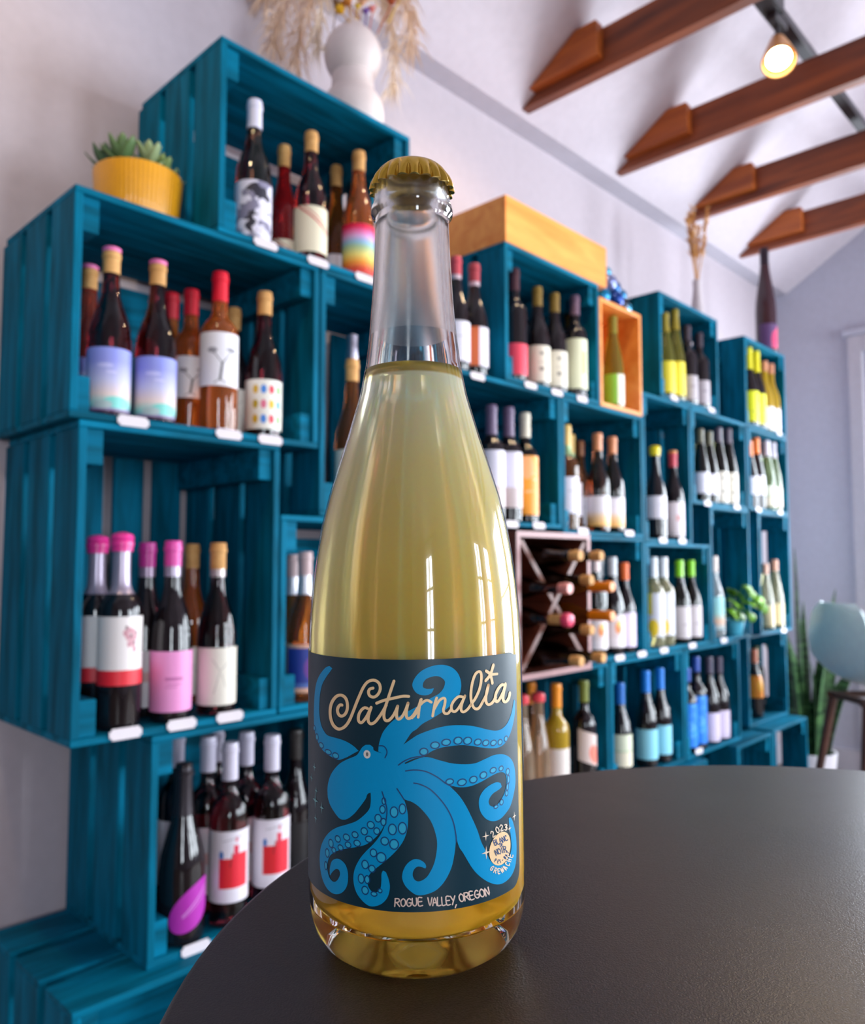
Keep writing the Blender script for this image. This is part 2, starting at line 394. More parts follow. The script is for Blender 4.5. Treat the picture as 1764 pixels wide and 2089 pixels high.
bm = bmesh.new(); bx(bm, XL - .12, XR + .12, YS, YS + .12, -0.03, ZE); struct(obj('wall_back', bm, WALLC))
bm = bmesh.new(); bx(bm, XL, XR, YE, YS + .12, ZE, ZE + 0.05); struct(obj('trim_1', bm, TRIMC))
gable = [(YB - .12, -0.03), (YS + .12, -0.03), (YS + .12, ZE + .05), (YE, ZE + .05), RIDGE, (YE2, ZE + .05), (YB - .12, ZE + .05)]
bm = bmesh.new(); prism(bm, gable, XL - .12, XL); struct(obj('wall_left', bm, plain('wall_paint_dark', srgb(120, 110, 112), .7)))
# right wall: gable with a window opening and a door opening, put together from blocks
bm = bmesh.new()
z0, z1 = 0.35, 2.35; dy0, dy1, dz = 0.30, 1.20, EZ + 1.12
for a in ((YB - .12, WIN_END[0], -0.03, ZE), (WIN_END[0], WIN_END[1], -0.03, z0), (WIN_END[0], WIN_END[1], z1, ZE), (WIN_END[1], dy0, -0.03, ZE), (dy0, dy1, dz, ZE), (dy1, YS + .12, -0.03, ZE)):
    bx(bm, XR, XR + .12, *a)
prism(bm, [(YB - .12, ZE), (YS + .12, ZE), (YS + .12, ZE + .05), (YE, ZE + .05), RIDGE, (YE2, ZE + .05), (YB - .12, ZE + .05)], XR, XR + .12)
struct(obj('wall_right', bm, WALLG))
# street wall behind the camera with four tall windows
bm = bmesh.new(); xs = [XL - .12]
for a, b in WIN_BACK: xs += [a, b]
xs.append(XR + .12)
for i in range(0, len(xs), 2): bx(bm, xs[i], xs[i + 1], YB - .12, YB, -0.03, ZE + .05)
for a, b in WIN_BACK:
    bx(bm, a, b, YB - .12, YB, -0.03, WIN_Z[0]); bx(bm, a, b, YB - .12, YB, WIN_Z[1], ZE + .05)
struct(obj('wall_front', bm, WALLC))
PANE = thin_glass('window_glass')
def window(name, horiz, a, b, z0, z1, at, nx, nz):
    t = bpy.data.objects.new(name, None); COL.objects.link(t); struct(t)
    def bar(n, u0, u1, w0, w1):
        if horiz: board(n, u0, u1, at - .03, at + .03, w0, w1, TRIMC, t)
        else: board(n, at - .03, at + .03, u0, u1, w0, w1, TRIMC, t)
    bar('frame', a, a + .06, z0, z1); bar('frame', b - .06, b, z0, z1); bar('frame', a, b, z0, z0 + .06); bar('frame', a, b, z1 - .06, z1)
    bm = bmesh.new()
    if horiz: bx(bm, a + .05, b - .05, at - .003, at + .003, z0 + .05, z1 - .05)
    else: bx(bm, at - .003, at + .003, a + .05, b - .05, z0 + .05, z1 - .05)
    obj('pane', bm, PANE, t)
    for k in range(1, nx): u = a + (b - a) * k / nx; bar('glazing_bar', u - .02, u + .02, z0, z1)
    for k in range(1, nz): u = z0 + (z1 - z0) * k / nz; bar('glazing_bar', a, b, u - .02, u + .02)
for i, (a, b) in enumerate(WIN_BACK): window('window_%d' % (i + 1), True, a, b, WIN_Z[0], WIN_Z[1], YB - .06, 2, 3)
window('window_4', False, WIN_END[0], WIN_END[1], 0.35, 2.35, XR + .06, 3, 2)
# door with casing in the right wall
d = bpy.data.objects.new('door_1', None); COL.objects.link(d); struct(d)
bm = bmesh.new()
y0_, y1_, zt_ = dy0 + .005, dy1 - .005, dz - .005
for q in ((y0_, DOOR_Y[0], .01, zt_), (DOOR_Y[1], y1_, .01, zt_), (DOOR_Y[0], DOOR_Y[1], .01, DOOR_Z[0]), (DOOR_Y[0], DOOR_Y[1], DOOR_Z[1], zt_)): bx(bm, XR + .03, XR + .07, *q)
obj('door_leaf', bm, TRIMC, d)
board('door_panel', XR + .022, XR + .035, DOOR_Y[0] + .03, DOOR_Y[1] - .03, .12, DOOR_Z[0] - .1, TRIMC, d, .008)
bm = bmesh.new(); bx(bm, XR + .048, XR + .052, DOOR_Y[0], DOOR_Y[1], DOOR_Z[0], DOOR_Z[1]); obj('pane', bm, PANE, d)
bm = bmesh.new(); lathe(bm, [(0, .03), (.02, .03), (.025, .012), (.05, .012), (.055, .026), (.085, .026), (.09, 0)], 16)
k = obj('door_handle', bm, plain('brushed_steel', srgb(150, 150, 152), .3, 1.0), d, True, (XR + .03, dy0 + .08, 1.0)); k.rotation_euler = (0, R(-90), 0)
for (u0, u1, w0, w1) in ((dy1, dy1 + .07, 0, dz + .09), (dy0 - .07, dy0, 0, dz + .09), (dy0, dy1, dz, dz + .09)): board('door_casing', XR - .02, XR, u0, u1, w0, w1, TRIMC, d, .003)
board('door_casing', XR - .035, XR, dy0 - .09, dy1 + .09, dz + .09, dz + .125, WALLG, d, .003)
for (n, a) in (('baseboard_right', (XR - .015, XR, dy1 + .07, YS, 0, .11)), ('baseboard_back', (XL, XR - .015, YS - .012, YS, 0, .11))):
    bm = bmesh.new(); bx(bm, *a); struct(obj(n, bm, TRIMC))
# sloped ceilings
for n, pl in (('ceiling', [(YE, ZE + .05), (YE, ZE), RIDGE, (RIDGE[0], RIDGE[1] + .06)]), ('ceiling_2', [(YE2, ZE + .05), (YE2, ZE), RIDGE, (RIDGE[0], RIDGE[1] + .06)])):
    bm = bmesh.new(); prism(bm, pl, XL, XR); struct(obj(n, bm, CEILC))
bm = bmesh.new(); bx(bm, XL, XR, YB - .12, YE2, ZE, ZE + .05); struct(obj('trim_2', bm, TRIMC))

# ------------------------------------------------------------------ ceiling beams
BEAM = wood('beam_wood', srgb(92, 42, 24), srgb(160, 82, 38), 0.5, scale=(14, 1.2, 14), rnd=0.12)
BLOCK = wood('beam_block_wood', srgb(146, 68, 22), srgb(204, 110, 44), 0.45, scale=(14, 1.6, 14), rnd=0.12)
zb = EZ + 1.535
names = ['brown ceiling tie beam, the first from the top of the picture', 'brown ceiling tie beam that the lit spot lamp hangs in front of',
         'brown ceiling tie beam, third in the row from the top', 'brown ceiling tie beam nearest the end wall, above the tall bottle']
for i, x in enumerate((2.03, 2.637, 3.235, 3.81)):
    t = thing('ceiling_tie_beam', names[i], 'beam', (x, YE, zb), 0, 'ceiling tie beams')
    # heel of the tie follows the ceiling slope
    bm = bmesh.new()
    h = 0.135
    yh = lambda z: -(z + zb - ZE) / 0.625
    prism(bm, [(yh(0) - .002, 0), (yh(h) - .002, h), (-4.70 - yh(h), h), (-4.70 - yh(0), 0)], 0.035, 0.073)
    obj('tie_joist', bm, BEAM, t)
    bm = bmesh.new(); c0, c1_ = 0.034, 0.148
    prism(bm, [(yh(c0) - .002, c0), (yh(c1_) - .002, c1_), (-0.33, c1_), (-0.335, c1_ - .01), (-0.335, c0)], 0.0, 0.036)
    bmesh.ops.bevel(bm, geom=list(bm.edges), offset=.002, segments=1, affect='EDGES')
    obj('gusset_block', bm, BLOCK, t)

# ------------------------------------------------------------------ light track and spot lamps
BLACKM = plain('black_enamel', srgb(52, 50, 54), 0.4)
TAN = plain('tan_lamp_shade', srgb(214, 150, 84), 0.45)
ZT = EZ + 1.715
t = thing('lighting_track', 'black lighting track running across the tie beams', 'track', (0.9, 0.86, ZT))
board('track_rail', -1.6, 3.45, -.018, .018, 0, .032, BLACKM, t)
board('feed_box', 1.35, 1.55, -.028, .028, -.006, .05, BLACKM, t)
GLOW = emit('lamp_glow', (1.0, 0.80, 0.42, 1), 26)
def spot_lamp(x, label, aim, power, group='spot lamps on the track'):
    t = thing('spot_lamp', label, 'lamp', (x, 0.86, ZT), 0, group)
    board('adapter', -.05, .05, -.016, .016, -.03, 0, BLACKM, t, .003)
    bm = bmesh.new(); tube(bm, [(0, 0, -.028), (0, 0, -.075)], .007, 8)
    tube(bm, [(-.02, 0, -.075), (.02, 0, -.075)], .011, 10)
    obj('swivel', bm, BLACKM, t, True)
    d = Vector(aim) - Vector((x, 0.86, ZT - .08)); d.normalize()
    q = d.to_track_quat('Z', 'Y').to_matrix().to_4x4()
    bm = bmesh.new()
    lathe(bm, [(-.01, 0), (-.01, .018), (.0, .024), (.05, .036), (.115, .05), (.122, .0515), (.122, .047), (.105, .044), (.10, .0)], 28)
    hd = obj('lamp_shade', bm, TAN, t, True); hd.matrix_local = Matrix.Translation((0, 0, -.08)) @ q
    bm = bmesh.new(); lathe(bm, [(.104, .0), (.106, .025), (.103, .043)], 28)
    lb = obj('bulb_lens', bm, GLOW, hd, True)
    l = bpy.data.lights.new('spot', 'SPOT'); l.energy = power; l.color = (1.0, 0.74, 0.45); l.spot_size = R(95); l.spot_blend = .7; l.shadow_soft_size = .04
    lo = bpy.data.objects.new('spot', l); COL.objects.link(lo); lo.parent = t
    lo.matrix_local = Matrix.Translation((0, 0, -.08)) @ q @ Matrix.Translation((0, 0, .135)) @ Matrix.Rotation(math.pi, 4, 'X')
spot_lamp(2.46, 'lit tan spot lamp hanging from the black track by the second beam', (1.2, .35, .5), 20)
for x, lb in ((0.2, 'tan spot lamp before the feed box on the track'), (1.65, 'tan spot lamp just past the feed box on the track')):
    spot_lamp(x, lb, (x + .1, 1.66, 1.5), 14)

# ------------------------------------------------------------------ round bar table
def table_mat():
    m, nt, out = new_mat('table_laminate'); L = nt.links
    p = pbsdf(nt, None, .46)
    tc = nt.nodes.new('ShaderNodeTexCoord')
    n = nt.nodes.new('ShaderNodeTexNoise'); n.inputs['Scale'].default_value = 1500; n.inputs['Detail'].default_value = 2; L.new(tc.outputs['Object'], n.inputs['Vector'])
    n2 = nt.nodes.new('ShaderNodeTexNoise'); n2.inputs['Scale'].default_value = 14; n2.inputs['Detail'].default_value = 4; L.new(tc.outputs['Object'], n2.inputs['Vector'])
    r = nt.nodes.new('ShaderNodeValToRGB'); r.color_ramp.elements[0].color = srgb(28, 24, 25); r.color_ramp.elements[1].color = srgb(52, 45, 46)
    r.color_ramp.elements[0].position = .35; r.color_ramp.elements[1].position = .65
    L.new(n.outputs['Fac'], r.inputs[0])
    L.new(r.outputs[0], p.inputs['Base Color'])
    mr = nt.nodes.new('ShaderNodeMapRange'); mr.inputs[3].default_value = .30; mr.inputs[4].default_value = .40; L.new(n2.outputs['Fac'], mr.inputs[0]); L.new(mr.outputs[0], p.inputs['Roughness'])
    b = nt.nodes.new('ShaderNodeBump'); b.inputs['Strength'].default_value = .35; b.inputs['Distance'].default_value = .0004
    L.new(n.outputs['Fac'], b.inputs['Height']); L.new(b.outputs[0], p.inputs['Normal'])
    L.new(p.outputs[0], out.inputs[0]); return m
TZ = EZ - 0.139
t = thing('bar_table', 'round black bar table that the large bottle stands on', 'table', (0.3313, 0.0425, 0))
bm = bmesh.new(); r = .2836
lathe(bm, [(TZ - .022, 0), (TZ - .022, r - .004), (TZ - .018, r), (TZ - .003, r), (TZ - .0008, r - .0012), (TZ, r - .003), (TZ, 0)], 160)
obj('tabletop', bm, table_mat(), t, True)
bm = bmesh.new(); lathe(bm, [(TZ - .022, 0), (TZ - .022, .09), (TZ - .03, .09), (TZ - .035, .04), (TZ - .05, .03), (.05, .03), (.04, .05), (.03, .05)], 32)
obj('pedestal', bm, BLACKM, t, True)
bm = bmesh.new(); lathe(bm, [(0.001, 0), (0.001, .23), (.012, .23), (.022, .2), (.035, .05), (.035, 0)], 48)
obj('base', bm, BLACKM, t, True)

# ------------------------------------------------------------------ crates
T_ = .012
def crate(name_label, x0, x1, z0, z1, upright=False, y=1.30, depth=.345, gapped=True):
    """open-fronted slatted crate lying on its side; three boards round each side, boards with gaps at the back, cleats in the corners"""
    w, h = x1 - x0, z1 - z0
    t = thing('wooden_crate', name_label, 'crate', (x0, y, z0 + EZ), 0, 'teal crates stacked as shelves')
    bw = (depth - .05) / 3 if gapped else (depth - .006) / 3; st = (depth - bw) / 2
    for k in range(3):
        a = k * st; b = a + bw
        board('slat', 0, w, *((a, b) if z0 < -1 else (k * (depth - .014) / 3, (k + 1) * (depth - .014) / 3 - .001)), h - T_, h, TEAL, t)
        board('slat', 0, T_ * 1.2, a, b, T_, h - T_, TEAL_V, t); board('slat', w - T_ * 1.2, w, a, b, T_, h - T_, TEAL_V, t)
    # the floor the bottles stand on is laid closer
    fb = (depth - .012) / 3
    for k in range(3): board('slat', 0, w, k * (fb + .006), k * (fb + .006) + fb, 0, T_, TEAL, t)
    bl = [bb for bb in BOTTLES if x0 < bb[1] < x1 and z0 < bb[3] < z0 + .06]
    cl = min([.03] + [bb[1] - (.043 if bb[0] == 'f_purple' else .0385) - x0 - T_ * 1.2 - .001 for bb in bl]); cr = min([.03] + [x1 - T_ * 1.2 - bb[1] - .0385 - .001 for bb in bl])
    # cleats hold the boards together at the corners
    for zz in (T_, h - T_ - .06):
        a_, b_ = (max(cl, .006), max(cr, .006)) if zz == T_ else (min([.03] + [bb[1] - .0185 - x0 - T_ * 1.2 for bb in bl]), min([.03] + [x1 - T_ * 1.2 - bb[1] - .0185 for bb in bl]))
        board('cleat', T_ * 1.2, T_ * 1.2 + a_, .008, depth - .014, zz, zz + .06, TEAL, t); board('cleat', w - T_ * 1.2 - b_, w - T_ * 1.2, .008, depth - .014, zz, zz + .06, TEAL, t)
    # back
    yb0, yb1 = depth - .012, depth
    if upright:
        n = 4; g = .022; ww = (w - 2 * T_ - g * (n + 1)) / n
        for k in range(n): a = T_ + g + k * (ww + g); board('slat', a, a + ww, yb0, yb1, T_, h - T_, TEAL_V, t)
    else:
        n = 3; g = .0005; ww = (h - 2 * T_ - g * n - .022) / n
        for k in range(n): a = T_ + g + k * (ww + g); board('slat', T_, w - T_, yb0, yb1, a, a + ww, TEAL, t)
    return t
CR = [
 ('topmost crate on the left, under the white bubble vase', .765, 1.275, .629, 1.017, 0),
 ('crate under the yellow succulent pot, holding rose wines', .50, 1.008, .237, .627, 0),
 ('narrow upright crate beside the rose wines, mostly behind the large bottle', 1.012, 1.41, .097, .627, 1),
 ('upright crate with pink-capped bottles on the left', .517, .913, -.297, .235, 1),
 ('crate behind the left edge of the large bottle, with the blue label', .917, 1.43, -.297, .095, 0),
 ('low crate with white-capped red bottles beside the table', .655, 1.165, -.69, -.299, 0),
 ('low empty crate hidden behind the large bottle', 1.18, 1.60, -.69, -.299, 0),
 ('crate under the dark wine cube carrying orange-capped bottles', 1.62, 2.135, -.697, -.307, 0),
 ('crate of white-labelled bottles just right of the large bottle', 1.415, 1.893, .097, .487, 0),
 ('crate under the long orange box', 1.635, 2.105, .49, .872, 0),
 ('crate with salmon-capped bottles below the honey wooden box', 1.897, 2.366, .082, .487, 0),
 ('narrow crate beside the wine cube with orange sun labels', 1.985, 2.366, -.303, .08, 0),
 ('upright crate with one yellow and one red capped bottle', 2.37, 2.72, .068, .575, 1),
 ('crate under the dried grass stalks', 2.50, 2.975, .578, .955, 0),
 ('crate of pale cream labels left of the end crate', 2.73, 3.23, .217, .575, 0),
 ('crate with lime green capsules in the lower middle', 2.37, 2.86, -.303, .066, 0),
 ('upright crate behind the bright green plant', 2.87, 3.235, -.303, .215, 1),
 ('end crate under the tall dark bottle, with yellow labels', 3.235, 3.69, .57, .95, 0),
 ('end crate with orange and white capsules', 3.25, 3.69, .217, .565, 0),
 ('end crate with two pale bottles beside the green plant', 3.33, 3.69, -.303, .215, 1),
 ('crate with light blue labels and blue capsules', 2.145, 2.63, -.695, -.307, 0),
 ('crate with bright blue and white labelled bottles', 2.64, 3.108, -.695, -.307, 0),
 ('end crate with the orange round label', 3.30, 3.74, -.689, -.307, 0),
 ('floor crate jutting out at the lower left corner', .517, 1.03, -1.089, -.69, 0),
 ('floor crate under the low white-capped bottles', 1.05, 1.56, -1.089, -.69, 0),
 ('floor crate hidden behind the table', 1.58, 2.10, -1.089, -.697, 0),
 ('floor crate at the far edge of the table', 2.20, 2.72, -1.089, -.697, 0),
 ('small floor crate, second from the right end', 2.975, 3.32, -1.089, -.697, 0),
 ('small floor crate at the right end by the plant', 3.335, 3.73, -1.089, -.69, 0),
]
for (lb, a, b, c, d_, up_) in CR:
    yy = 1.30; dd = .345
    if c < -1: yy = 1.262; dd = .383
    if lb.startswith('end crate with the orange round'): yy = 1.345; dd = .30
    crate(lb, a, b, c, d_, bool(up_), yy, dd)
# support under the end crate with the round label

# ------------------------------------------------------------------ shelf bottles
PROF = {   # (height, radius) as shares of a 0.31 m bottle
 'burgundy': [(0, .030), (.004, .0355), (.02, .0375), (.135, .0375), (.16, .0355), (.185, .029), (.205, .0215), (.225, .0165), (.25, .0148), (.292, .0143), (.293, .0158), (.300, .0158), (.301, .0143), (.31, .0143)],
 'bordeaux': [(0, .030), (.004, .0355), (.02, .037), (.185, .037), (.2, .0345), (.21, .028), (.22, .019), (.23, .0155), (.25, .0146), (.292, .0143), (.293, .0158), (.300, .0158), (.301, .0143), (.31, .0143)],
 'flute': [(0, .029), (.004, .034), (.02, .0355), (.12, .0355), (.15, .0335), (.19, .0265), (.225, .0195), (.255, .0155), (.27, .0145), (.292, .0143), (.293, .0155), (.300, .0155), (.301, .0143), (.31, .0143)],
 'champagne': [(0, .034), (.004, .040), (.02, .042), (.12, .042), (.15, .0385), (.18, .030), (.21, .022), (.24, .0175), (.27, .0158), (.287, .0152), (.288, .0178), (.296, .0178), (.297, .0152), (.31, .0150)],
}
H0 = .31
GL = {
 'dark': lambda: plain('dark_bottle_glass', srgb(20, 14, 18), .06, spec=.6),
 'plum': lambda: glassy('plum_bottle_glass', (.30, .03, .045, 1), 0),
 'rose': lambda: glassy('rose_bottle_glass', (.72, .10, .04, 1), 0, body=0.18),
 'rosepale': lambda: glassy('pale_rose_bottle_glass', (.93, .58, .34, 1), 0, body=.18),
 'red': lambda: glassy('red_bottle_glass', (.55, .012, .012, 1), 0, body=0.25),
 'coral': lambda: glassy('coral_bottle_glass', (.86, .22, .035, 1), 0, body=0.2),
 'amber': lambda: glassy('amber_bottle_glass', (.45, .13, .012, 1), 0, body=0.14),
 'brown': lambda: glassy('brown_bottle_glass', (.26, .10, .05, 1), 0),
 'olive': lambda: glassy('olive_bottle_glass', (.30, .27, .02, 1), 0, body=0.3),
 'darkolive': lambda: glassy('dark_olive_bottle_glass', (.05, .05, .018, 1), 0),
 'green': lambda: glassy('green_bottle_glass', (.35, .5, .22, 1), 0, body=0.3),
 'gold': lambda: glassy('gold_wine_glass', (.80, .52, .03, 1), 0, body=0.45),
 'pale': lambda: glassy('pale_wine_glass', (.88, .83, .50, 1), 0, body=0.2),
 'clear': lambda: glassy('clear_wine_glass', (.80, .90, .92, 1), 0, body=0.25),
}
CORKC = wood('cork', srgb(196, 140, 76), srgb(222, 170, 104), .7, scale=(30, 30, 30), rnd=.1)
def C_(*c): return srgb(*c)
def capmat(c): return plain('capsule_%02x%02x%02x' % c, srgb(*c), .35)
WHITE = C_(236, 232, 238); CREAM = C_(232, 222, 200); BLACK = C_(24, 22, 26)
def art(name):
    A = None
    if name == 'bear': A = Art('label_bear', C_(226, 222, 238)).blot(3.2, .52, C_(40, 38, 52), (.5, .5, .26, .46), 1.0).blot(5, .55, C_(130, 126, 150), None, 2.3)
    elif name == 'black': A = Art('label_black', C_(30, 26, 28))
    elif name == 'diag': A = Art('label_diagonal', C_(232, 222, 194)).line(.2, 1.0, .75, .45, .035, C_(190, 40, 50)).line(.24, 1.06, .8, .5, .02, C_(190, 40, 50))
    elif name == 'rainbow': A = Art('label_rainbow', WHITE).ramp([(0, C_(226, 40, 50)), (.10, C_(236, 90, 50)), (.22, C_(246, 160, 50)), (.36, C_(240, 220, 120)), (.52, C_(170, 200, 150)), (.62, C_(140, 190, 220)), (.74, C_(220, 170, 220)), (.84, C_(240, 110, 170)), (.93, C_(230, 20, 70))])
    elif name == 'sky': A = Art('label_sky', WHITE).ramp([(0, C_(90, 60, 110)), (.05, C_(150, 130, 170)), (.12, C_(130, 205, 200)), (.28, C_(226, 205, 200)), (.5, C_(190, 190, 225)), (.8, C_(140, 146, 220)), (1, C_(140, 150, 226))]).ell(.44, .72, .10, .03, C_(190, 190, 236)).ell(.52, .62, .07, .02, C_(196, 194, 234)).ell(.6, .16, .18, .09, C_(120, 206, 196)).ell(.42, .12, .12, .06, C_(170, 190, 190)).rect(0, 0, 1, .035, C_(60, 30, 70))
    elif name == 'tree': A = Art('label_tree', C_(236, 234, 240)).line(.47, .1, .5, .45, .03, C_(40, 38, 44)).line(.5, .42, .38, .62, .014, C_(60, 56, 62)).line(.5, .42, .64, .66, .014, C_(60, 56, 62)).line(.38, .6, .3, .64, .01, C_(70, 66, 72)).line(.64, .64, .72, .6, .01, C_(70, 66, 72)).line(.46, .12, .38, .04, .012, C_(60, 56, 62)).line(.48, .12, .56, .05, .012, C_(60, 56, 62)).ell(.36, .66, .07, .05, C_(150, 148, 156)).ell(.64, .68, .08, .05, C_(150, 148, 156))
    elif name == 'dots':
        A = Art('label_dots', C_(238, 234, 224)); cs = [(214, 170, 30), (60, 130, 214), (220, 60, 80), (120, 176, 80), (190, 160, 30), (226, 110, 140), (240, 190, 40), (60, 150, 190)]
        k = 0
        for v in (.2, .5, .8):
            for u in (.32, .44, .56, .68): A.ell(u, v, .042, .09, C_(*cs[k % 8])); k += 1
    elif name == 'grapes':
        A = Art('label_grapes', C_(236, 228, 226)).rect(0, 0, 1, .22, C_(224, 34, 50))
        for (u, v) in ((.5, .8), (.55, .78), (.48, .7), (.53, .68), (.58, .7), (.55, .6), (.5, .6), (.57, .52), (.45, .76)): A.ell(u, v, .03, .05, C_(196, 140, 150))
        for (u, v) in ((.46, .84), (.52, .72), (.57, .62), (.6, .76)): A.ell(u, v, .015, .03, C_(110, 60, 70))
    elif name == 'pink': A = Art('label_pink', C_(236, 150, 206)).rect(.4, .52, .62, .57, C_(190, 100, 160)).rect(.42, .45, .6, .47, C_(200, 110, 170)).rect(.4, .4, .55, .42, C_(206, 120, 176))
    elif name == 'sketch': A = Art('label_sketch', C_(232, 226, 212)).line(.42, .2, .5, .6, .01, C_(170, 164, 156)).line(.5, .6, .62, .75, .01, C_(170, 164, 156)).line(.5, .6, .4, .8, .01, C_(176, 170, 160)).line(.52, .55, .58, .3, .01, C_(176, 170, 160))
    elif name == 'bluebox': A = Art('label_bluebox', C_(226, 176, 150)).rect(.12, .1, .9, .92, C_(40, 60, 150)).ell(.62, .5, .2, .3, C_(110, 60, 150)).rect(.12, .1, .9, .2, C_(80, 110, 180))
    elif name == 'petal': A = Art('label_petal', C_(176, 40, 170)).line(.25, .45, .8, .75, .03, C_(214, 150, 220)).line(.25, .4, .85, .6, .014, C_(220, 170, 226))
    elif name == 'redart': A = Art('label_redart', C_(232, 226, 236)).rect(.32, .2, .5, .62, C_(216, 30, 40)).rect(.5, .2, .74, .68, C_(228, 36, 56)).ell(.35, .67, .03, .06, C_(50, 110, 180)).rect(.52, .66, .59, .8, C_(220, 50, 80)).ell(.56, .88, .02, .04, C_(222, 120, 140)).line(.47, .5, .5, .7, .012, C_(90, 20, 30)).line(.36, .86, .64, .92, .01, C_(150, 146, 156))
    elif name == 'orangeside': A = Art('label_orangeside', C_(232, 226, 238)).rect(0, 0, .36, 1, C_(206, 100, 50))
    elif name == 'red': A = Art('label_red', C_(232, 60, 86))
    elif name == 'creamtext': A = Art('label_creamtext', C_(228, 222, 206)).rect(.46, .74, .54, .82, C_(120, 116, 110)).rect(.45, .3, .55, .4, C_(130, 124, 116)).rect(.42, .52, .58, .54, C_(170, 164, 150))
    elif name == 'greenpatch': A = Art('label_greenpatch', C_(228, 232, 200)).rect(.56, .3, .68, .75, C_(180, 206, 130))
    elif name == 'lime': A = Art('label_lime', C_(232, 232, 214)).rect(0, 0, .4, 1, C_(130, 196, 60))
    elif name == 'yellow': A = Art('label_yellow', C_(240, 218, 50))
    elif name == 'neon': A = Art('label_neon', C_(236, 236, 10)).rect(.4, .3, .6, .36, C_(200, 200, 30))
    elif name == 'greige': A = Art('label_greige', C_(176, 166, 172)).rect(.42, .5, .58, .6, C_(150, 138, 146))
    elif name == 'white': A = Art('label_white', C_(232, 228, 240)).rect(.42, .6, .58, .63, C_(196, 192, 206))
    elif name == 'whitebeige': A = Art('label_whitebeige', C_(226, 222, 238)).rect(0, .0, 1, .36, C_(206, 190, 190))
    elif name == 'orange': A = Art('label_orange', C_(250, 160, 30)).ell(.46, .8, .14, .2, C_(250, 176, 110)).rect(0, 0, .3, .8, C_(246, 186, 130)).blot(6, .62, C_(246, 190, 130), None, 4)
    elif name == 'sunset': A = Art('label_sunset', WHITE).ramp([(0, C_(244, 186, 96)), (.3, C_(240, 206, 160)), (.5, C_(232, 226, 234)), (1, C_(232, 228, 236))])
    elif name == 'pinkmark': A = Art('label_pinkmark', C_(230, 220, 226)).rect(.42, .45, .58, .62, C_(220, 170, 170))
    elif name == 'creamlow': A = Art('label_creamlow', C_(226, 232, 206)).rect(0, 0, 1, .45, C_(240, 232, 206)).rect(0, .45, 1, .5, C_(190, 206, 170))
    elif name == 'sun': A = Art('label_sun', C_(236, 222, 224)).ell(.52, .62, .085, .2, C_(242, 150, 90)).ell(.54, .74, .06, .1, C_(246, 206, 120)).rect(0, 0, 1, .3, C_(240, 232, 236))
    elif name == 'grey': A = Art('label_grey', C_(206, 198, 202)).rect(.42, .4, .58, .46, C_(180, 170, 176))
    elif name == 'beach': A = Art('label_beach', WHITE).ramp([(0, C_(150, 190, 200)), (.25, C_(226, 180, 150)), (.5, C_(160, 220, 214)), (1, C_(150, 214, 220))])
    elif name == 'wheat': A = Art('label_wheat', C_(230, 210, 160))
    elif name == 'pinklow': A = Art('label_pinklow', C_(240, 176, 190))
    elif name == 'creamplain': A = Art('label_creamplain', C_(234, 222, 214)).rect(.44, .12, .5, .16, C_(200, 180, 176))
    elif name == 'peach': A = Art('label_peach', C_(226, 206, 200)).ell(.56, .35, .2, .3, C_(240, 130, 110))
    elif name == 'aqua': A = Art('label_aqua', C_(140, 214, 236))
    elif name == 'cobalt': A = Art('label_cobalt', C_(16, 130, 236)).blot(5, .57, C_(90, 180, 246), None, 7).rect(.2, .3, .8, .36, C_(40, 150, 240))
    elif name == 'roundorange': A = Art('label_roundorange', C_(246, 146, 20)).ell(.56, .55, .14, .3, C_(250, 176, 40))
    elif name == 'lilac': A = Art('label_lilac', C_(226, 214, 240))
    elif name == 'yellowblob': A = Art('label_yellowblob', C_(214, 216, 226)).ell(.36, .2, .14, .2, C_(240, 206, 40)).rect(0, .5, .34, 1, C_(226, 206, 60))
    elif name == 'magnum': A = Art('label_magnum', C_(90, 60, 110)).ell(.56, .4, .16, .5, C_(236, 80, 110)).ell(.4, .3, .1, .4, C_(210, 60, 110))
    return A.end()
ARTS = {}
def label_patch(prof, z0, z1, span, off=.0004, n=28, tilt=None):
    """a strip of paper on the glass between two heights, facing -y, with uv"""
    zs = [q[0] for q in prof]; rs = [q[1] for q in prof]
    def rad(z):
        for (a, ra), (b, rb) in zip(prof, prof[1:]):
            if a <= z <= b: return ra + (rb - ra) * (z - a) / max(b - a, 1e-9)
        return rs[-1]
    bm = bmesh.new(); uvl = bm.loops.layers.uv.new('UVMap'); m = 6
    g = []
    for j in range(m + 1):
        v = j / m; row = []
        for i in range(n + 1):
            u = i / n; a = -math.pi / 2 + (u - .5) * span
            z = z0 + (z1 - z0) * v
            if tilt: z = tilt(u, v, z)
            r = rad(z) + off
            row.append((bm.verts.new((r * math.cos(a), r * math.sin(a), z)), u, v))
        g.append(row)
    for j in range(m):
        for i in range(n):
            q = [g[j][i], g[j][i + 1], g[j + 1][i + 1], g[j + 1][i]]
            f = bm.faces.new([x[0] for x in q]); f.smooth = True
            for l, x in zip(f.loops, q): l[uvl].uv = (x[1], x[2])
    return bm
def capsule_bm(prof, length, bulge=0.0, domed=False):
    top = prof[-1][0]; z0 = top - length; pts = []
    for (a, ra), (b, rb) in zip(prof, prof[1:]):
        if a <= z0 <= b: r0 = ra + (rb - ra) * (z0 - a) / max(b - a, 1e-9)
    pts.append((z0, r0 + .0004 + bulge))
    for z, r in prof:
        if z > z0 + .002 and z < top - .001: pts.append((z, max(r, .0143) + .0007 + bulge))
    pts += [(top - .002, .0152 + bulge), (top + .0005, .0142 + bulge), (top + .001, 0)] if not domed else [(top - .004, .0168 + bulge), (top + .002, .0135 + bulge), (top + .005, .007), (top + .006, 0)]
    bm = bmesh.new(); lathe(bm, pts, 20); return bm
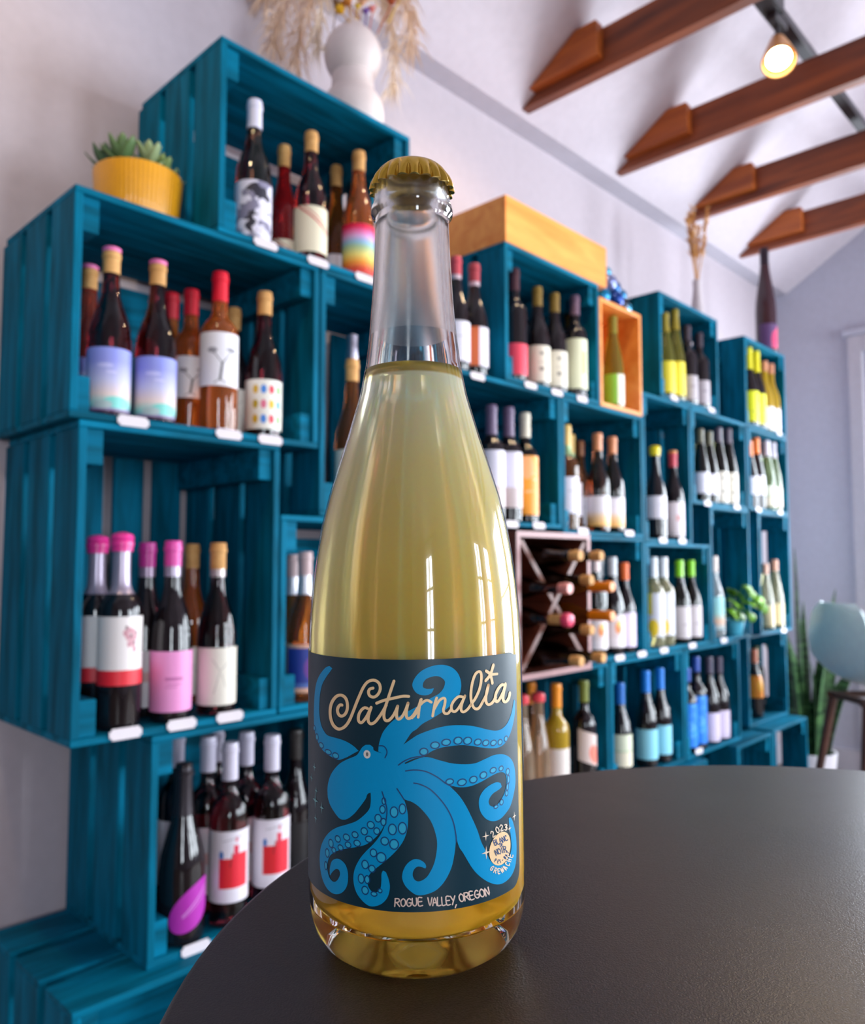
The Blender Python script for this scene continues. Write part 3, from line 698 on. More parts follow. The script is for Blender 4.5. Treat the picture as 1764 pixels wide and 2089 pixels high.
# style: shape, glass, list of tops, (label low, label high as shares of the height), art, wrap in degrees
STY = {
 'b_white': ('burgundy', 'brown', [('capsule', (222, 218, 236), .062)], (.02, .40), 'bear'),
 'b_red': ('burgundy', 'red', [('cork', None, .048)], (.04, .30), 'diag'),
 'b_plum': ('burgundy', 'plum', [('cork', None, .048)], (.06, .40), 'diag'),
 'b_amber': ('burgundy', 'amber', [('cork', None, .048)], (.05, .32), 'pinkmark'),
 'b_rainbow': ('burgundy', 'coral', [('cork', None, .048)], (.03, .40), 'rainbow'),
 'b_rosepink': ('burgundy', 'rose', [('cork', None, .046), ('wax_disc', (240, 120, 176), .006)], (.02, .39), 'sky'),
 'b_sky': ('burgundy', 'plum', [('cork', None, .046), ('wax_disc', (240, 120, 176), .006)], (.015, .39), 'sky'),
 'b_redcap': ('bordeaux', 'coral', [('capsule', (196, 24, 44), .055)], (.25, .55), 'tree'),
 'b_coral': ('bordeaux', 'coral', [('capsule', (214, 22, 46), .055)], (.24, .52), 'tree'),
 'b_tree': ('bordeaux', 'coral', [('capsule', (226, 16, 46), .058)], (.27, .60), 'tree'),
 'b_plain': ('burgundy', 'dark', [('cork', None, .05)], (.1, .4), 'sketch'),
 'b_dots': ('burgundy', 'plum', [('cork', None, .05)], (.05, .38), 'dots'),
 'd_wax': ('bordeaux', 'dark', [('foil', (170, 158, 176), .095), ('wax', (232, 52, 146), .026)], (.23, .58), 'grapes'),
 'd_magenta': ('burgundy', 'dark', [('foil', (150, 130, 150), .062), ('capsule', (196, 48, 146), .044)], (.06, .38), 'pinkmark'),
 'd_pink': ('burgundy', 'dark', [('foil', (170, 158, 176), .062), ('capsule', (226, 72, 166), .044)], (.06, .39), 'pink'),
 'd_orange': ('burgundy', 'coral', [('cork', None, .048)], (.05, .35), 'sketch'),
 'd_cream': ('burgundy', 'plum', [('foil', (190, 176, 176), .062), ('cork', None, .048)], (.06, .39), 'sketch'),
 'e_neck': ('burgundy', 'amber', [('foil', (196, 196, 204), .09), ('capsule', (190, 160, 160), .05)], (.06, .38), 'bluebox'),
 'c_amber': ('burgundy', 'amber', [('cork', None, .045), ('stopper', (150, 146, 160), .03)], (.1, .4), 'sketch'),
 'f_purple': ('champagne', 'dark', [('foil', (46, 40, 46), .09)], (.10, .34), 'petal'),
 'f_white': ('bordeaux', 'plum', [('capsule', (214, 208, 228), .062)], (.12, .50), 'pinkmark'),
 'f_red': ('bordeaux', 'plum', [('capsule', (220, 214, 232), .064)], (.14, .53), 'redart'),
 'f_dark': ('burgundy', 'dark', [('capsule', (44, 40, 38), .06)], (.1, .4), 'black'),
 'm_ring': ('burgundy', 'dark', [('foil', (226, 206, 216), .062), ('capsule', (196, 74, 86), .05)], (.08, .42), 'white'),
 'm_ring2': ('burgundy', 'dark', [('foil', (226, 206, 216), .062), ('capsule', (176, 70, 80), .05)], (.08, .42), 'orangeside'),
 'k_red': ('bordeaux', 'dark', [('capsule', (66, 30, 40), .062)], (.05, .32), 'red'),
 'k_olive': ('burgundy', 'dark', [('capsule', (120, 96, 34), .06)], (.05, .40), 'creamtext'),
 'k_green': ('bordeaux', 'dark', [('capsule', (110, 84, 104), .06)], (.08, .56), 'greenpatch'),
 'w_lime': ('flute', 'olive', [('capsule', (136, 128, 40), .06)], (.04, .36), 'lime'),
 'l_yellow': ('flute', 'olive', [('capsule', (150, 130, 36), .07)], (.06, .42), 'yellow'),
 'l_dark': ('bordeaux', 'dark', [('capsule', (60, 48, 60), .06)], (.06, .36), 'greige'),
 'h_yellow': ('burgundy', 'dark', [('capsule', (236, 222, 30), .085)], (.06, .44), 'neon'),
 'h_pale': ('burgundy', 'gold', [('cork', None, .03), ('capsule', (214, 146, 110), .045)], (.03, .34), 'white'),
 'm_mauve': ('bordeaux', 'dark', [('capsule', (108, 90, 120), .08)], (.12, .60), 'whitebeige'),
 'm_cream': ('bordeaux', 'darkolive', [('capsule', (224, 218, 198), .07)], (.07, .60), 'orange'),
 'n_gold': ('bordeaux', 'amber', [('foil', (150, 176, 130), .09), ('capsule', (222, 180, 90), .06)], (.16, .50), 'white'),
 'n_back': ('burgundy', 'amber', [('capsule', (170, 100, 50), .05)], (.1, .4), 'white'),
 'n_salmon': ('burgundy', 'brown', [('capsule', (222, 146, 100), .055)], (.06, .36), 'sunset'),
 'o_yellow': ('burgundy', 'dark', [('wax', (236, 214, 16), .03)], (.22, .46), 'white'),
 'o_red': ('burgundy', 'dark', [('capsule', (206, 66, 86), .055), ('wax_disc', (226, 150, 70), .008)], (.04, .42), 'pinkmark'),
 'p_olive': ('flute', 'darkolive', [('capsule', (100, 96, 74), .06)], (.12, .40), 'white'),
 'p_cream': ('flute', 'darkolive', [('capsule', (90, 80, 96), .06)], (.03, .42), 'creamtext'),
 'q_orange': ('flute', 'dark', [('capsule', (246, 130, 36), .07)], (.20, .46), 'white'),
 'q_green': ('flute', 'green', [('capsule', (226, 220, 232), .07)], (.06, .34), 'creamlow'),
 'v_sun': ('bordeaux', 'darkolive', [('capsule', (224, 200, 196), .06)], (.07, .36), 'sun'),
 'v_sun2': ('burgundy', 'dark', [('capsule', (210, 216, 222), .06)], (.07, .40), 'sun'),
 'v_orange': ('burgundy', 'dark', [('capsule', (246, 110, 30), .06)], (.06, .44), 'lilac'),
 'r_white': ('bordeaux', 'pale', [('capsule', (226, 232, 240), .07)], (.12, .60), 'yellowblob'),
 'r_lime': ('burgundy', 'darkolive', [('capsule', (140, 222, 12), .062)], (.06, .44), 'grey'),
 's_pale': ('burgundy', 'clear', [('capsule', (222, 206, 196), .06)], (.1, .5), 'beach'),
 't_clear': ('flute', 'pale', [('capsule', (222, 166, 140), .05)], (.05, .36), 'wheat'),
 'w1_orange': ('burgundy', 'amber', [('capsule', (240, 140, 20), .065)], (.05, .36), 'creamplain'),
 'w1_rose': ('flute', 'rosepale', [('wax', (236, 80, 90), .02)], (.03, .20), 'pinklow'),
 'w1_gold': ('bordeaux', 'gold', [('capsule', (246, 150, 14), .062)], (.05, .46), 'creamplain'),
 'w1_olive': ('bordeaux', 'dark', [('capsule', (120, 130, 50), .06)], (.28, .56), 'peach'),
 'w2_cream': ('burgundy', 'dark', [('capsule', (26, 110, 196), .07)], (.12, .46), 'creamlow'),
 'w2_blue': ('burgundy', 'dark', [('capsule', (14, 130, 226), .07)], (.09, .40), 'aqua'),
 'w3_blue': ('bordeaux', 'dark', [('capsule', (36, 80, 170), .05)], (.06, .58), 'cobalt'),
 'w3_white': ('burgundy', 'dark', [('capsule', (80, 74, 96), .06)], (.03, .36), 'lilac'),
 'w4_orange': ('burgundy', 'dark', [('capsule', (230, 130, 96), .06)], (.30, .62), 'roundorange'),
 'w4_olive': ('bordeaux', 'darkolive', [('capsule', (70, 80, 40), .06)], (.1, .2), 'black'),
}
PROTO = {}
def build_bottle(sty, name='wine_bottle'):
    shape, glass, tops, (l0, l1), an = STY[sty]
    pr = PROF[shape]; t = bpy.data.objects.new(name, None); COL.objects.link(t); t.empty_display_size = .05
    bm = bmesh.new(); lathe(bm, [(0.0, 0)] + pr + [(H0, 0)], 24); bmesh.ops.recalc_face_normals(bm, faces=bm.faces)
    obj('glass', bm, GL[glass](), t, True)
    for kind, c, ln in tops:
        if kind == 'cork': obj('cork', capsule_bm(pr, ln), CORKC, t, True)
        elif kind == 'capsule': obj('capsule', capsule_bm(pr, ln, .0004), capmat(c), t, True)
        elif kind == 'foil': obj('neck_foil', capsule_bm(pr, ln, -.0003), plain('foil_%02x%02x%02x' % c, srgb(*c), .3, .5), t, True)
        elif kind == 'wax': obj('wax_seal', capsule_bm(pr, ln, .0035, True), capmat(c), t, True)
        elif kind == 'wax_disc':
            bm = bmesh.new(); lathe(bm, [(H0 - .006, .0162), (H0 + .001, .0166), (H0 + .0035, .013), (H0 + .004, 0)], 20); obj('wax_disc', bm, capmat(c), t, True)
        elif kind == 'stopper':
            bm = bmesh.new(); lathe(bm, [(H0, .013), (H0 + .004, .0145), (H0 + .03, .012), (H0 + .05, .013), (H0 + .055, .0)], 20); obj('stopper', bm, plain('steel_stopper', srgb(*c), .3, .9), t, True)
    if an not in ARTS: ARTS[an] = art(an)
    if an == 'petal': bm = label_patch(pr, l0 * H0, l1 * H0, R(130), n=36, tilt=lambda u, v, z: (l0 + l1) / 2 * H0 + (v - .5) * (l1 - l0) * H0 * max(.01, 1 - (2 * u - 1) ** 2) ** .5 + (u - .5) * .045)
    elif an == 'peach':
        bm = label_patch(pr, l0 * H0, l1 * H0, R(150), tilt=lambda u, v, z: z - .03 * (u - .2))
    else: bm = label_patch(pr, l0 * H0, l1 * H0, R(215))
    obj('label', bm, ARTS[an], t)
    return t
TURN = {'m_ring2': 0, 'w_lime': -.25, 'd_wax': 0, 'f_purple': .1, 'w1_olive': -.2}
def place_bottle(sty, x, y, zf, h, label, rot=None, group='wine bottles on the crate shelves'):
    if sty not in PROTO: t = PROTO[sty] = build_bottle(sty)
    else:
        p = PROTO[sty]; t = p.copy(); COL.objects.link(t)
        for ch in p.children:
            c = ch.copy(); COL.objects.link(c); c.parent = t
    s = h / H0
    if rot is None: rot = TURN.get(sty, -.36 if x < 1.3 else -.6)     # labels are turned towards the room
    t.location = (x, y, zf + EZ); t.rotation_euler = (0, 0, rot); t.scale = (min(s, .98), min(s, .98), s)
    tag(t, label, 'bottle', group); return t

for b in BOTTLES: place_bottle(*b)

# ------------------------------------------------------------------ the large bottle on the table
LABEL = json.loads('''{"rails":[[[-1708,7840,-1554,7852],[-1840,7747,-1438,7779],[-1948,7601,-1369,7662],[-2086,7450,-803,7542],[-2495,7264,-526,7415],[-2814,7081,-344,7283],[-3130,6798,-208,7061],[-3322,6531,-74,6837],[-3420,6279,15,6613],[-3445,6087,-811,6425],[-3437,6018,-1486,6313],[-3437,5958,-1649,6239],[-3404,5815,-1716,6088],[-3269,5611,-1902,5842],[-3046,5426,-2122,5587],[-2934,5348,-2258,5467],[-2839,5293,-2375,5376],[-2747,5269,-2483,5317],[-2669,5266,-2569,5284]],[[-3312,10320,-3163,10254],[-3532,10254,-3274,10141],[-3799,10078,-3512,9924],[-4052,9865,-3753,9669],[-4254,9608,-3872,9447],[-4383,9310,-3947,9230],[-4452,8972,-3989,8970],[-4488,8639,-4000,8692],[-4488,8358,-3948,8446],[-4452,8084,-3849,8233],[-4318,7830,-3686,8076],[-4081,7596,-3454,7953],[-3802,7418,-3150,7931],[-3495,7314,-2780,7915],[-3188,7253,-2447,7857],[-2879,7213,-2166,7745],[-2719,7247,-2032,7650],[-2448,7361,-1980,7622]],[[-1256,7655,-804,7497],[-1221,7928,-454,7841],[-1083,8295,-154,8268],[-796,8629,30,8401],[-423,8897,237,8576],[-102,9054,607,8766],[520,9401,995,8990],[778,9527,1229,9175],[931,9692,1470,9418],[990,9861,1560,9695],[958,9972,1538,9962],[821,10078,1430,10189],[666,10107,1243,10364],[527,10084,1011,10452],[443,10059,783,10471],[341,10008,511,10425],[272,9919,224,10300],[248,9838,21,10109],[247,9784,-90,9893],[279,9738,-78,9744],[362,9704,21,9589],[440,9697,172,9510],[523,9699,369,9496],[593,9715,526,9554],[607,9724,606,9683]],[[-477,7854,-527,7236],[-127,8097,-115,7440],[97,8229,250,7522],[427,8346,527,7678],[762,8430,820,7770],[1123,8471,1212,7805],[1458,8459,1571,7800],[1851,8408,1949,7731],[2226,8311,2349,7624],[2597,8190,2804,7533],[2981,8097,3142,7509],[3302,8103,3485,7585],[3625,8220,3801,7803],[3914,8474,4065,8125],[4089,8768,4247,8509],[4180,8987,4290,8901]],[[-344,7283,-345,7038],[273,7499,382,6982],[802,7363,842,6733],[1181,7245,1187,6521],[1629,7169,1517,6433],[2055,7148,1907,6428],[2462,7226,2330,6514],[2915,7292,2701,6611],[3441,7211,3042,6664],[3894,6963,3320,6638],[4145,6602,3506,6510],[4197,6095,3560,6277],[4019,5699,3476,6013],[3792,5401,3323,5814],[3488,5224,3091,5647],[3144,5102,2913,5593],[2801,5111,2811,5591],[2499,5242,2682,5649],[2277,5484,2620,5730],[2190,5745,2609,5815],[2222,6007,2674,5926],[2413,6221,2820,6027],[2721,6340,3014,6075],[3014,6363,3176,6116],[3210,6291,3269,6166]],[[-348,6681,-391,7060],[-89,6673,-26,7104],[156,6619,337,7028],[478,6439,703,6832],[798,6108,983,6633],[1049,5748,1424,6192],[1227,5347,1693,5794],[1314,4904,1913,5374],[1418,4535,2115,4948],[1560,4314,2261,4554],[1889,3777,2426,4253],[2180,3454,2585,3937],[2558,3173,2773,3732],[2981,2984,2988,3618],[3385,2953,3266,3578],[3814,3059,3600,3667],[4111,3343,3792,3899],[4205,3901,3801,4169],[4128,4385,3761,4439],[3934,4824,3686,4741],[3761,5018,3648,5009]],[[-439,6680,-602,6454],[-89,6673,-397,6170],[478,6439,-125,6060],[798,6108,122,5879],[1049,5748,397,5554],[1227,5347,549,5263],[1314,4904,647,4925],[1296,4617,672,4680],[1238,4239,642,4395],[1132,3871,575,4114],[920,3511,467,3879],[644,3252,329,3680],[324,3133,170,3572],[31,3108,35,3545],[-171,3210,-64,3591],[-372,3401,-117,3679],[-475,3644,-135,3762],[-437,3886,-111,3876],[-299,4113,-52,3963],[-90,4245,39,4014],[108,4224,138,4003],[265,4109,228,3965],[309,3997,282,3945]],[[-1133,6407,-647,6520],[-1034,6079,-420,6191],[-965,5789,-309,5856],[-1000,5427,-270,5541],[-1160,5034,-300,5183],[-1410,4696,-430,4824],[-1719,4387,-689,4480],[-1958,4103,-1046,4145],[-2157,3734,-1414,3844],[-2203,3381,-1590,3662],[-2099,3039,-1657,3449],[-1883,2811,-1627,3267],[-1620,2672,-1502,3139],[-1371,2693,-1379,3124],[-1125,2822,-1266,3181],[-953,3039,-1193,3307],[-882,3334,-1168,3521],[-927,3599,-1162,3742],[-1015,3808,-1109,3848]],[[-1536,6376,-1118,6408],[-1528,6040,-997,6014],[-1579,5784,-975,5638],[-1766,5562,-1101,5229],[-2089,5312,-1320,4922],[-2502,5132,-1698,4622],[-2928,4959,-2126,4465],[-3302,4734,-2535,4342],[-3647,4412,-2958,4170],[-3887,4043,-3288,3944],[-3960,3642,-3433,3676],[-3888,3257,-3433,3399],[-3695,2963,-3321,3209],[-3386,2778,-3198,3142],[-3039,2747,-3066,3140],[-2702,2878,-2940,3209],[-2478,3145,-2838,3334],[-2423,3498,-2785,3464],[-2506,3779,-2824,3577],[-2699,3919,-2911,3598],[-2931,3935,-3008,3570],[-3189,3794,-3138,3464],[-3305,3526,-3236,3361],[-3305,3310,-3282,3293]],[[-896,7740,-900,7135],[-662,7770,-666,7144],[-408,7886,-412,7238]]],"lines":[[[-573,7244,40],[-389,7372,40],[-160,7471,40],[68,7513,40],[273,7522,40]],[[-336,7060,40],[-26,7091,40],[337,7028,40],[703,6832,40],[982,6611,40],[1187,6504,40]],[[-75,6672,40],[156,6619,40],[478,6439,40],[798,6108,40],[1049,5748,41],[1227,5347,42],[1314,4904,44],[1321,4703,44]],[[-625,6485,42],[-511,6323,41],[-389,6134,41]],[[-1128,6363,44],[-1034,6079,43],[-965,5789,43],[-1000,5427,42]],[[-1216,7842,36],[-1076,7840,37],[-977,7746,38],[-954,7621,38],[-1021,7466,37]]],"suckers":[[261,7670,119,98],[635,7865,130,90],[1011,7937,134,85],[1426,7958,130,99],[1780,7919,137,100],[2178,7831,125,82],[2514,7758,123,78],[2869,7704,122,74],[3213,7671,91,75],[3558,7728,87,75],[1117,6658,115,72],[1550,6591,142,90],[1981,6626,131,91],[2392,6710,131,91],[2836,6795,134,74],[3245,6779,100,65],[3632,6591,90,94],[3679,6321,55,117],[3599,6080,53,94],[3540,5881,69,75],[3241,5646,77,74],[2947,5562,83,37],[-2992,7331,141,79],[-3393,7388,164,66],[-3843,7537,141,76],[-4172,7764,97,96],[-4422,8033,72,78],[-727,5734,111,151],[-450,5845,91,142],[-786,5178,116,155],[-454,5229,119,168],[-1047,4790,114,111],[-733,4707,130,141],[-1441,4381,99,107],[-1169,4258,144,142],[-1747,3969,104,120],[-1498,3865,100,98],[-1896,3493,96,129],[-1667,3497,77,111],[-1751,3143,104,111],[-1428,3073,89,53],[-1218,3199,53,48],[-1067,6068,48,89],[-1117,5797,77,107],[-1273,5505,93,107],[-1086,5399,72,98],[-1532,5262,111,98],[-1319,5087,88,89],[-1773,5032,105,99],[-1600,4799,112,80],[-2130,4869,106,81],[-2485,4727,121,86],[-2048,4608,110,81],[-2888,4592,109,87],[-2420,4491,107,77],[-3241,4365,107,115],[-2756,4333,104,73],[-3085,4173,87,73],[-3449,3995,91,125],[-3534,3551,69,116]],"eye":[-1658,7536,129,136],"pupil":[-1653,7537,46,68],"moon":[3166,4122,570,541],"stars_l":[[-4422,6674,159,164],[-4787,6220,202,175],[-4247,5898,140,162],[-4339,5550,260,311],[-3806,5421,147,212],[-4299,4940,145,181]],"stars_r":[[4037,4976,154,169],[3683,4653,129,163],[2452,4701,168,158],[2461,4160,205,226]],"title":[[[-2652,9065,98],[-2761,9054,105],[-2858,8954,134],[-2882,8839,145],[-2810,8725,130],[-2668,8696,96],[-2517,8789,115],[-2429,8975,126],[-2443,9196,128],[-2545,9342,121],[-2744,9391,98],[-2973,9301,118],[-3185,9074,149],[-3267,8816,164],[-3241,8571,164],[-3115,8363,150],[-2909,8255,117],[-2716,8268,97],[-2504,8392,109],[-2330,8609,115],[-2189,8886,114],[-2053,9184,112],[-1920,9457,109],[-1790,9707,105],[-1639,9891,99],[-1467,9969,95],[-1323,9959,99],[-1205,9865,103],[-1171,9692,102],[-1254,9514,98],[-1397,9421,95],[-1542,9457,104],[-1591,9575,108],[-1541,9676,98],[-1420,9715,95]],[[-1630,9037,98],[-1743,9052,95],[-1871,8956,103],[-1962,8795,112],[-1971,8619,116],[-1872,8550,95],[-1745,8658,101],[-1619,8841,103],[-1520,9043,103]],[[-1496,9078,104],[-1582,8843,106],[-1608,8645,109],[-1522,8542,98],[-1378,8594,96],[-1235,8753,98],[-1094,8955,98],[-966,9176,97]],[[-701,9964,97],[-793,9702,98],[-908,9373,98],[-1013,9066,99],[-1049,8826,101],[-1004,8687,100],[-890,8680,94],[-753,8813,96],[-640,9010,96],[-583,9152,96]],[[-583,9152,97],[-618,8946,97],[-608,8773,98],[-531,8731,94],[-419,8840,95],[-308,9057,96],[-240,9251,96]],[[-240,9251,96],[-297,8992,96],[-288,8797,96],[-200,8754,94],[-68,8861,95],[65,9075,96]],[[-1303,9224,95],[-1046,9326,95],[-705,9410,95],[-415,9472,95],[-217,9468,95]],[[-119,8769,86],[14,8918,87],[126,9198,87],[171,9348,87]],[[193,9369,87],[136,9154,87],[89,8788,87]],[[125,9154,87],[258,9281,87],[391,9332,86],[523,9263,85]],[[703,9397,89],[634,9183,89],[563,8817,88]],[[610,9032,89],[769,9285,89],[906,9376,87],[986,9340,89],[972,9166,91],[925,8995,90],[969,8884,86],[1084,8877,89],[1178,8980,92]],[[1640,9362,86],[1468,9396,89],[1299,9277,93],[1203,9109,93],[1225,8955,88],[1342,8925,91],[1488,9067,96],[1639,9296,99],[1690,9401,100]],[[1690,9401,100],[1575,9147,98],[1548,8953,95],[1633,8880,87],[1785,8954,98],[1915,9096,101]],[[1915,9096,102],[2104,9299,106],[2274,9593,111],[2350,9898,114],[2339,10099,109],[2255,10162,89],[2116,10096,105],[2006,9883,105],[1936,9601,104],[1919,9316,103],[1968,9091,100],[2071,8948,88],[2235,8953,103],[2408,9157,112]],[[2409,9157,113],[2560,9363,119],[2657,9666,123]],[[2657,9666,123],[2560,9385,120],[2541,9142,116],[2644,9018,88],[2834,9062,116],[3004,9221,129]],[[3539,9563,90],[3339,9600,111],[3151,9497,135],[3006,9311,136],[2985,9133,129],[3105,9073,110],[3291,9207,143],[3474,9411,158],[3561,9560,166]],[[3562,9583,167],[3452,9345,161],[3405,9100,155],[3544,8990,94],[3745,9075,171],[3844,9223,189]],[[2910,10317,131],[2757,10015,122],[2538,9835,112]],[[2559,10158,99],[2757,10016,116],[2848,9724,126]],[[2757,10016,90],[3108,10002,91]]],"place":[[[-723,2748,41],[-702,2995,41]],[[-710,2994,40],[-600,2995,40],[-571,2947,41],[-601,2892,39],[-708,2872,39]],[[-662,2874,42],[-565,2756,41]],[[-444,3005,39],[-517,2930,40],[-510,2807,41],[-446,2761,39],[-380,2824,40],[-379,2946,41],[-444,3005,41]],[[-198,2975,40],[-258,3011,39],[-322,2935,40],[-327,2825,41],[-267,2766,39],[-195,2804,40],[-191,2878,40]],[[-256,2876,39],[-182,2878,39]],[[-154,3016,41],[-142,2846,40],[-77,2777,39],[-14,2842,40],[-22,3025,40]],[[155,3034,39],[36,3028,40],[53,2784,40],[180,2790,39]],[[45,2906,39],[152,2916,39]],[[349,3022,40],[419,2767,39],[483,3019,41]],[[507,2765,41],[566,3017,39],[646,2759,40]],[[531,2853,39],[616,2850,39]],[[663,3013,41],[671,2758,40],[778,2758,40]],[[800,3006,41],[824,2751,40],[931,2755,40]],[[1062,3002,40],[946,3005,43],[971,2749,40],[1093,2745,40]],[[958,2877,40],[1062,2879,40]],[[1095,3001,40],[1177,2869,40]],[[1245,2994,45],[1163,2729,44]],[[1294,2707,45],[1258,2622,45]],[[1449,3029,46],[1393,2951,45],[1428,2826,41],[1506,2778,42],[1558,2842,46],[1530,2968,41],[1449,3029,38]],[[1606,2780,45],[1569,3032,45]],[[1561,3032,41],[1675,3029,39],[1717,2978,45],[1699,2922,47],[1592,2906,43]],[[1640,2907,39],[1770,2780,39]],[[1880,3033,42],[1751,3034,48],[1810,2780,41],[1948,2777,42]],[[1780,2907,42],[1896,2911,43]],[[2096,2993,38],[2018,3032,47],[1967,2955,50],[1990,2840,44],[2075,2775,41],[2146,2812,53],[2130,2890,49]],[[2056,2891,43],[2140,2889,43]],[[2223,3029,53],[2162,2953,52],[2206,2823,44],[2297,2768,45],[2355,2830,55],[2317,2961,46],[2223,3029,39]],[[2427,2762,53],[2360,3024,45],[2574,2757,45],[2518,3015,54]]],"small":[[[2675,4743,46],[2685,4799,42],[2759,4777,33],[2786,4727,47],[2768,4595,39],[2878,4621,42]],[[2942,4888,50],[2910,4826,48],[2962,4725,40],[3038,4684,40],[3076,4734,51],[3027,4837,41],[2942,4888,33]],[[3119,4864,52],[3158,4908,40],[3238,4868,44],[3245,4818,56],[3156,4712,49],[3300,4701,38]],[[3377,4854,41],[3456,4853,32],[3516,4799,62],[3425,4773,59],[3522,4709,59],[3466,4661,45],[3365,4701,31]],[[2792,3598,41],[2779,3637,28],[2704,3636,39],[2642,3597,43],[2642,3549,33],[2700,3533,36],[2742,3559,42]],[[2706,3586,31],[2747,3555,31]],[[2776,3446,44],[2872,3563,46]],[[2867,3565,29],[2938,3525,35],[2940,3490,47],[2902,3474,33],[2827,3503,28]],[[2857,3487,43],[2879,3392,44]],[[3083,3477,30],[2993,3500,48],[2997,3343,42],[3093,3319,30]],[[2995,3422,31],[3076,3404,31]],[[3223,3310,43],[3102,3480,41],[3305,3319,42],[3189,3488,43]],[[3439,3331,41],[3253,3503,50],[3515,3369,30]],[[3374,3393,52],[3419,3417,53]],[[3451,3581,39],[3390,3585,55],[3446,3514,38],[3561,3448,29],[3641,3434,56],[3629,3475,58]],[[3738,3515,30],[3454,3646,29]],[[3779,3565,30],[3490,3698,29]],[[3592,3582,60],[3630,3633,61]],[[3569,3815,59],[3539,3766,36],[3838,3635,33],[3876,3685,68]],[[3683,3703,63],[3707,3749,63]]],"moonT":[[[2867,4301,34],[2775,4483,36],[2850,4478,24],[2882,4432,37],[2872,4398,37],[2821,4392,31]],[[2872,4398,25],[2938,4359,33],[2937,4307,38],[2867,4301,31]],[[2910,4489,35],[3006,4304,31],[3093,4309,32]],[[3134,4305,40],[3093,4493,31],[3258,4303,35]],[[3122,4371,31],[3197,4370,31]],[[3287,4302,41],[3195,4492,32],[3391,4301,32],[3307,4488,41]],[[3476,4451,25],[3405,4484,42],[3383,4419,45],[3434,4332,37],[3511,4289,29],[3552,4315,47]],[[3136,4195,29],[3101,4293,30],[3152,4274,20],[3182,4238,29],[3178,4202,30],[3136,4195,25]],[[3245,4279,21],[3186,4285,31],[3222,4186,25],[3285,4180,21]],[[3204,4236,22],[3257,4232,22]],[[2922,3958,35],[2832,4152,30],[3024,3962,30],[2941,4154,36]],[[3024,4155,41],[2991,4096,39],[3048,3998,31],[3127,3958,33],[3160,4006,41],[3107,4106,33],[3024,4155,26]],[[3266,3952,40],[3170,4152,39]],[[3353,3946,43],[3273,4147,41]],[[3266,4147,30],[3376,4136,24],[3426,4093,43],[3419,4051,43],[3318,4046,34]],[[3363,4043,30],[3515,3933,32]],[[2824,3778,30],[2884,3855,29],[2918,3831,27],[2910,3810,31],[2886,3799,22],[2853,3815,19]],[[3049,3770,19],[3004,3788,32],[2970,3699,31],[3018,3680,19]],[[2987,3744,19],[3028,3729,19]],[[3054,3768,25],[3106,3770,25]],[[3080,3769,29],[3145,3660,30]],[[3228,3712,32],[3256,3722,32]],[[3407,3706,26],[3284,3812,33],[3442,3720,34],[3323,3825,26]],[[3531,3752,25],[3383,3855,36],[3563,3777,20]],[[3479,3789,38],[3498,3805,38]],[[3453,3917,37],[3483,3942,38]],[[3468,3929,21],[3638,3836,22]]]}''')
BX, BY, BZ = 0.2139, 0.2132, TZ
ax_ = Vector((-0.00665246, 0.00692017, 0.99995393)); e1_ = Vector((0.70591499, -0.70823154, 0.00959759)); e0_ = Vector((-0.70826530, -0.70594631, 0.00017357))
big = thing('large_bottle', 'large clear bottle of cloudy yellow sparkling wine with the blue octopus label', 'bottle')
big.matrix_world = Matrix(((e1_.x, -e0_.x, ax_.x, BX), (e1_.y, -e0_.y, ax_.y, BY), (e1_.z, -e0_.z, ax_.z, BZ + .0004), (0, 0, 0, 1)))
OUT = [(0.0015, .0255), (0, .029), (.0006, .032), (.003, .0352), (.007, .0378), (.012, .0393), (.02, .0402), (.0555, .0403), (.0986, .0402), (.1088, .0401), (.1197, .0396), (.1306, .0387), (.1415, .0373), (.1526, .0354),
       (.1637, .0327), (.1749, .0293), (.1864, .0256), (.1978, .02225), (.2034, .0207), (.2146, .0185), (.2265, .0171), (.241, .0159), (.2554, .0151), (.2700, .0145), (.2725, .0144), (.2738, .0150), (.2748, .0160), (.2765, .01615), (.2782, .0158), (.2795, .0152), (.2820, .0150), (.2845, .0146), (.287, .0140), (.2895, .0132), (.2905, .0118)]
WALL_T = .0031
INN = [(.2903, .0098), (.285, .0098), (.27, .0103), (.255, .0113), (.241, .0122)]
for z, r in reversed(OUT):
    if .016 < z < .235: INN.append((z, r - WALL_T))
INN += [(.0150, .0355), (.0125, .032), (.0122, .026), (.0150, .018), (.020, .009), (.0225, 0)]
PUNT = [(.0170, 0), (.0150, .008), (.0105, .016), (.0050, .022)]
LEVEL = .2115
m, nt, out = new_mat('clear_bottle_glass')
p = pbsdf(nt, (.97, .985, .975, 1), 0, trans=1.0, ior=1.5); nt.links.new(p.outputs[0], out.inputs[0]); GLASS = m
m, nt, out = new_mat('fogged_inner_glass')
p = pbsdf(nt, (.97, .985, .975, 1), .22, trans=1.0, ior=1.5); nt.links.new(p.outputs[0], out.inputs[0]); GLASSI = m
m, nt, out = new_mat('base_bottle_glass')
p = pbsdf(nt, (.90, .97, .86, 1), 0, trans=1.0, ior=1.5); nt.links.new(p.outputs[0], out.inputs[0]); GLASSB = m
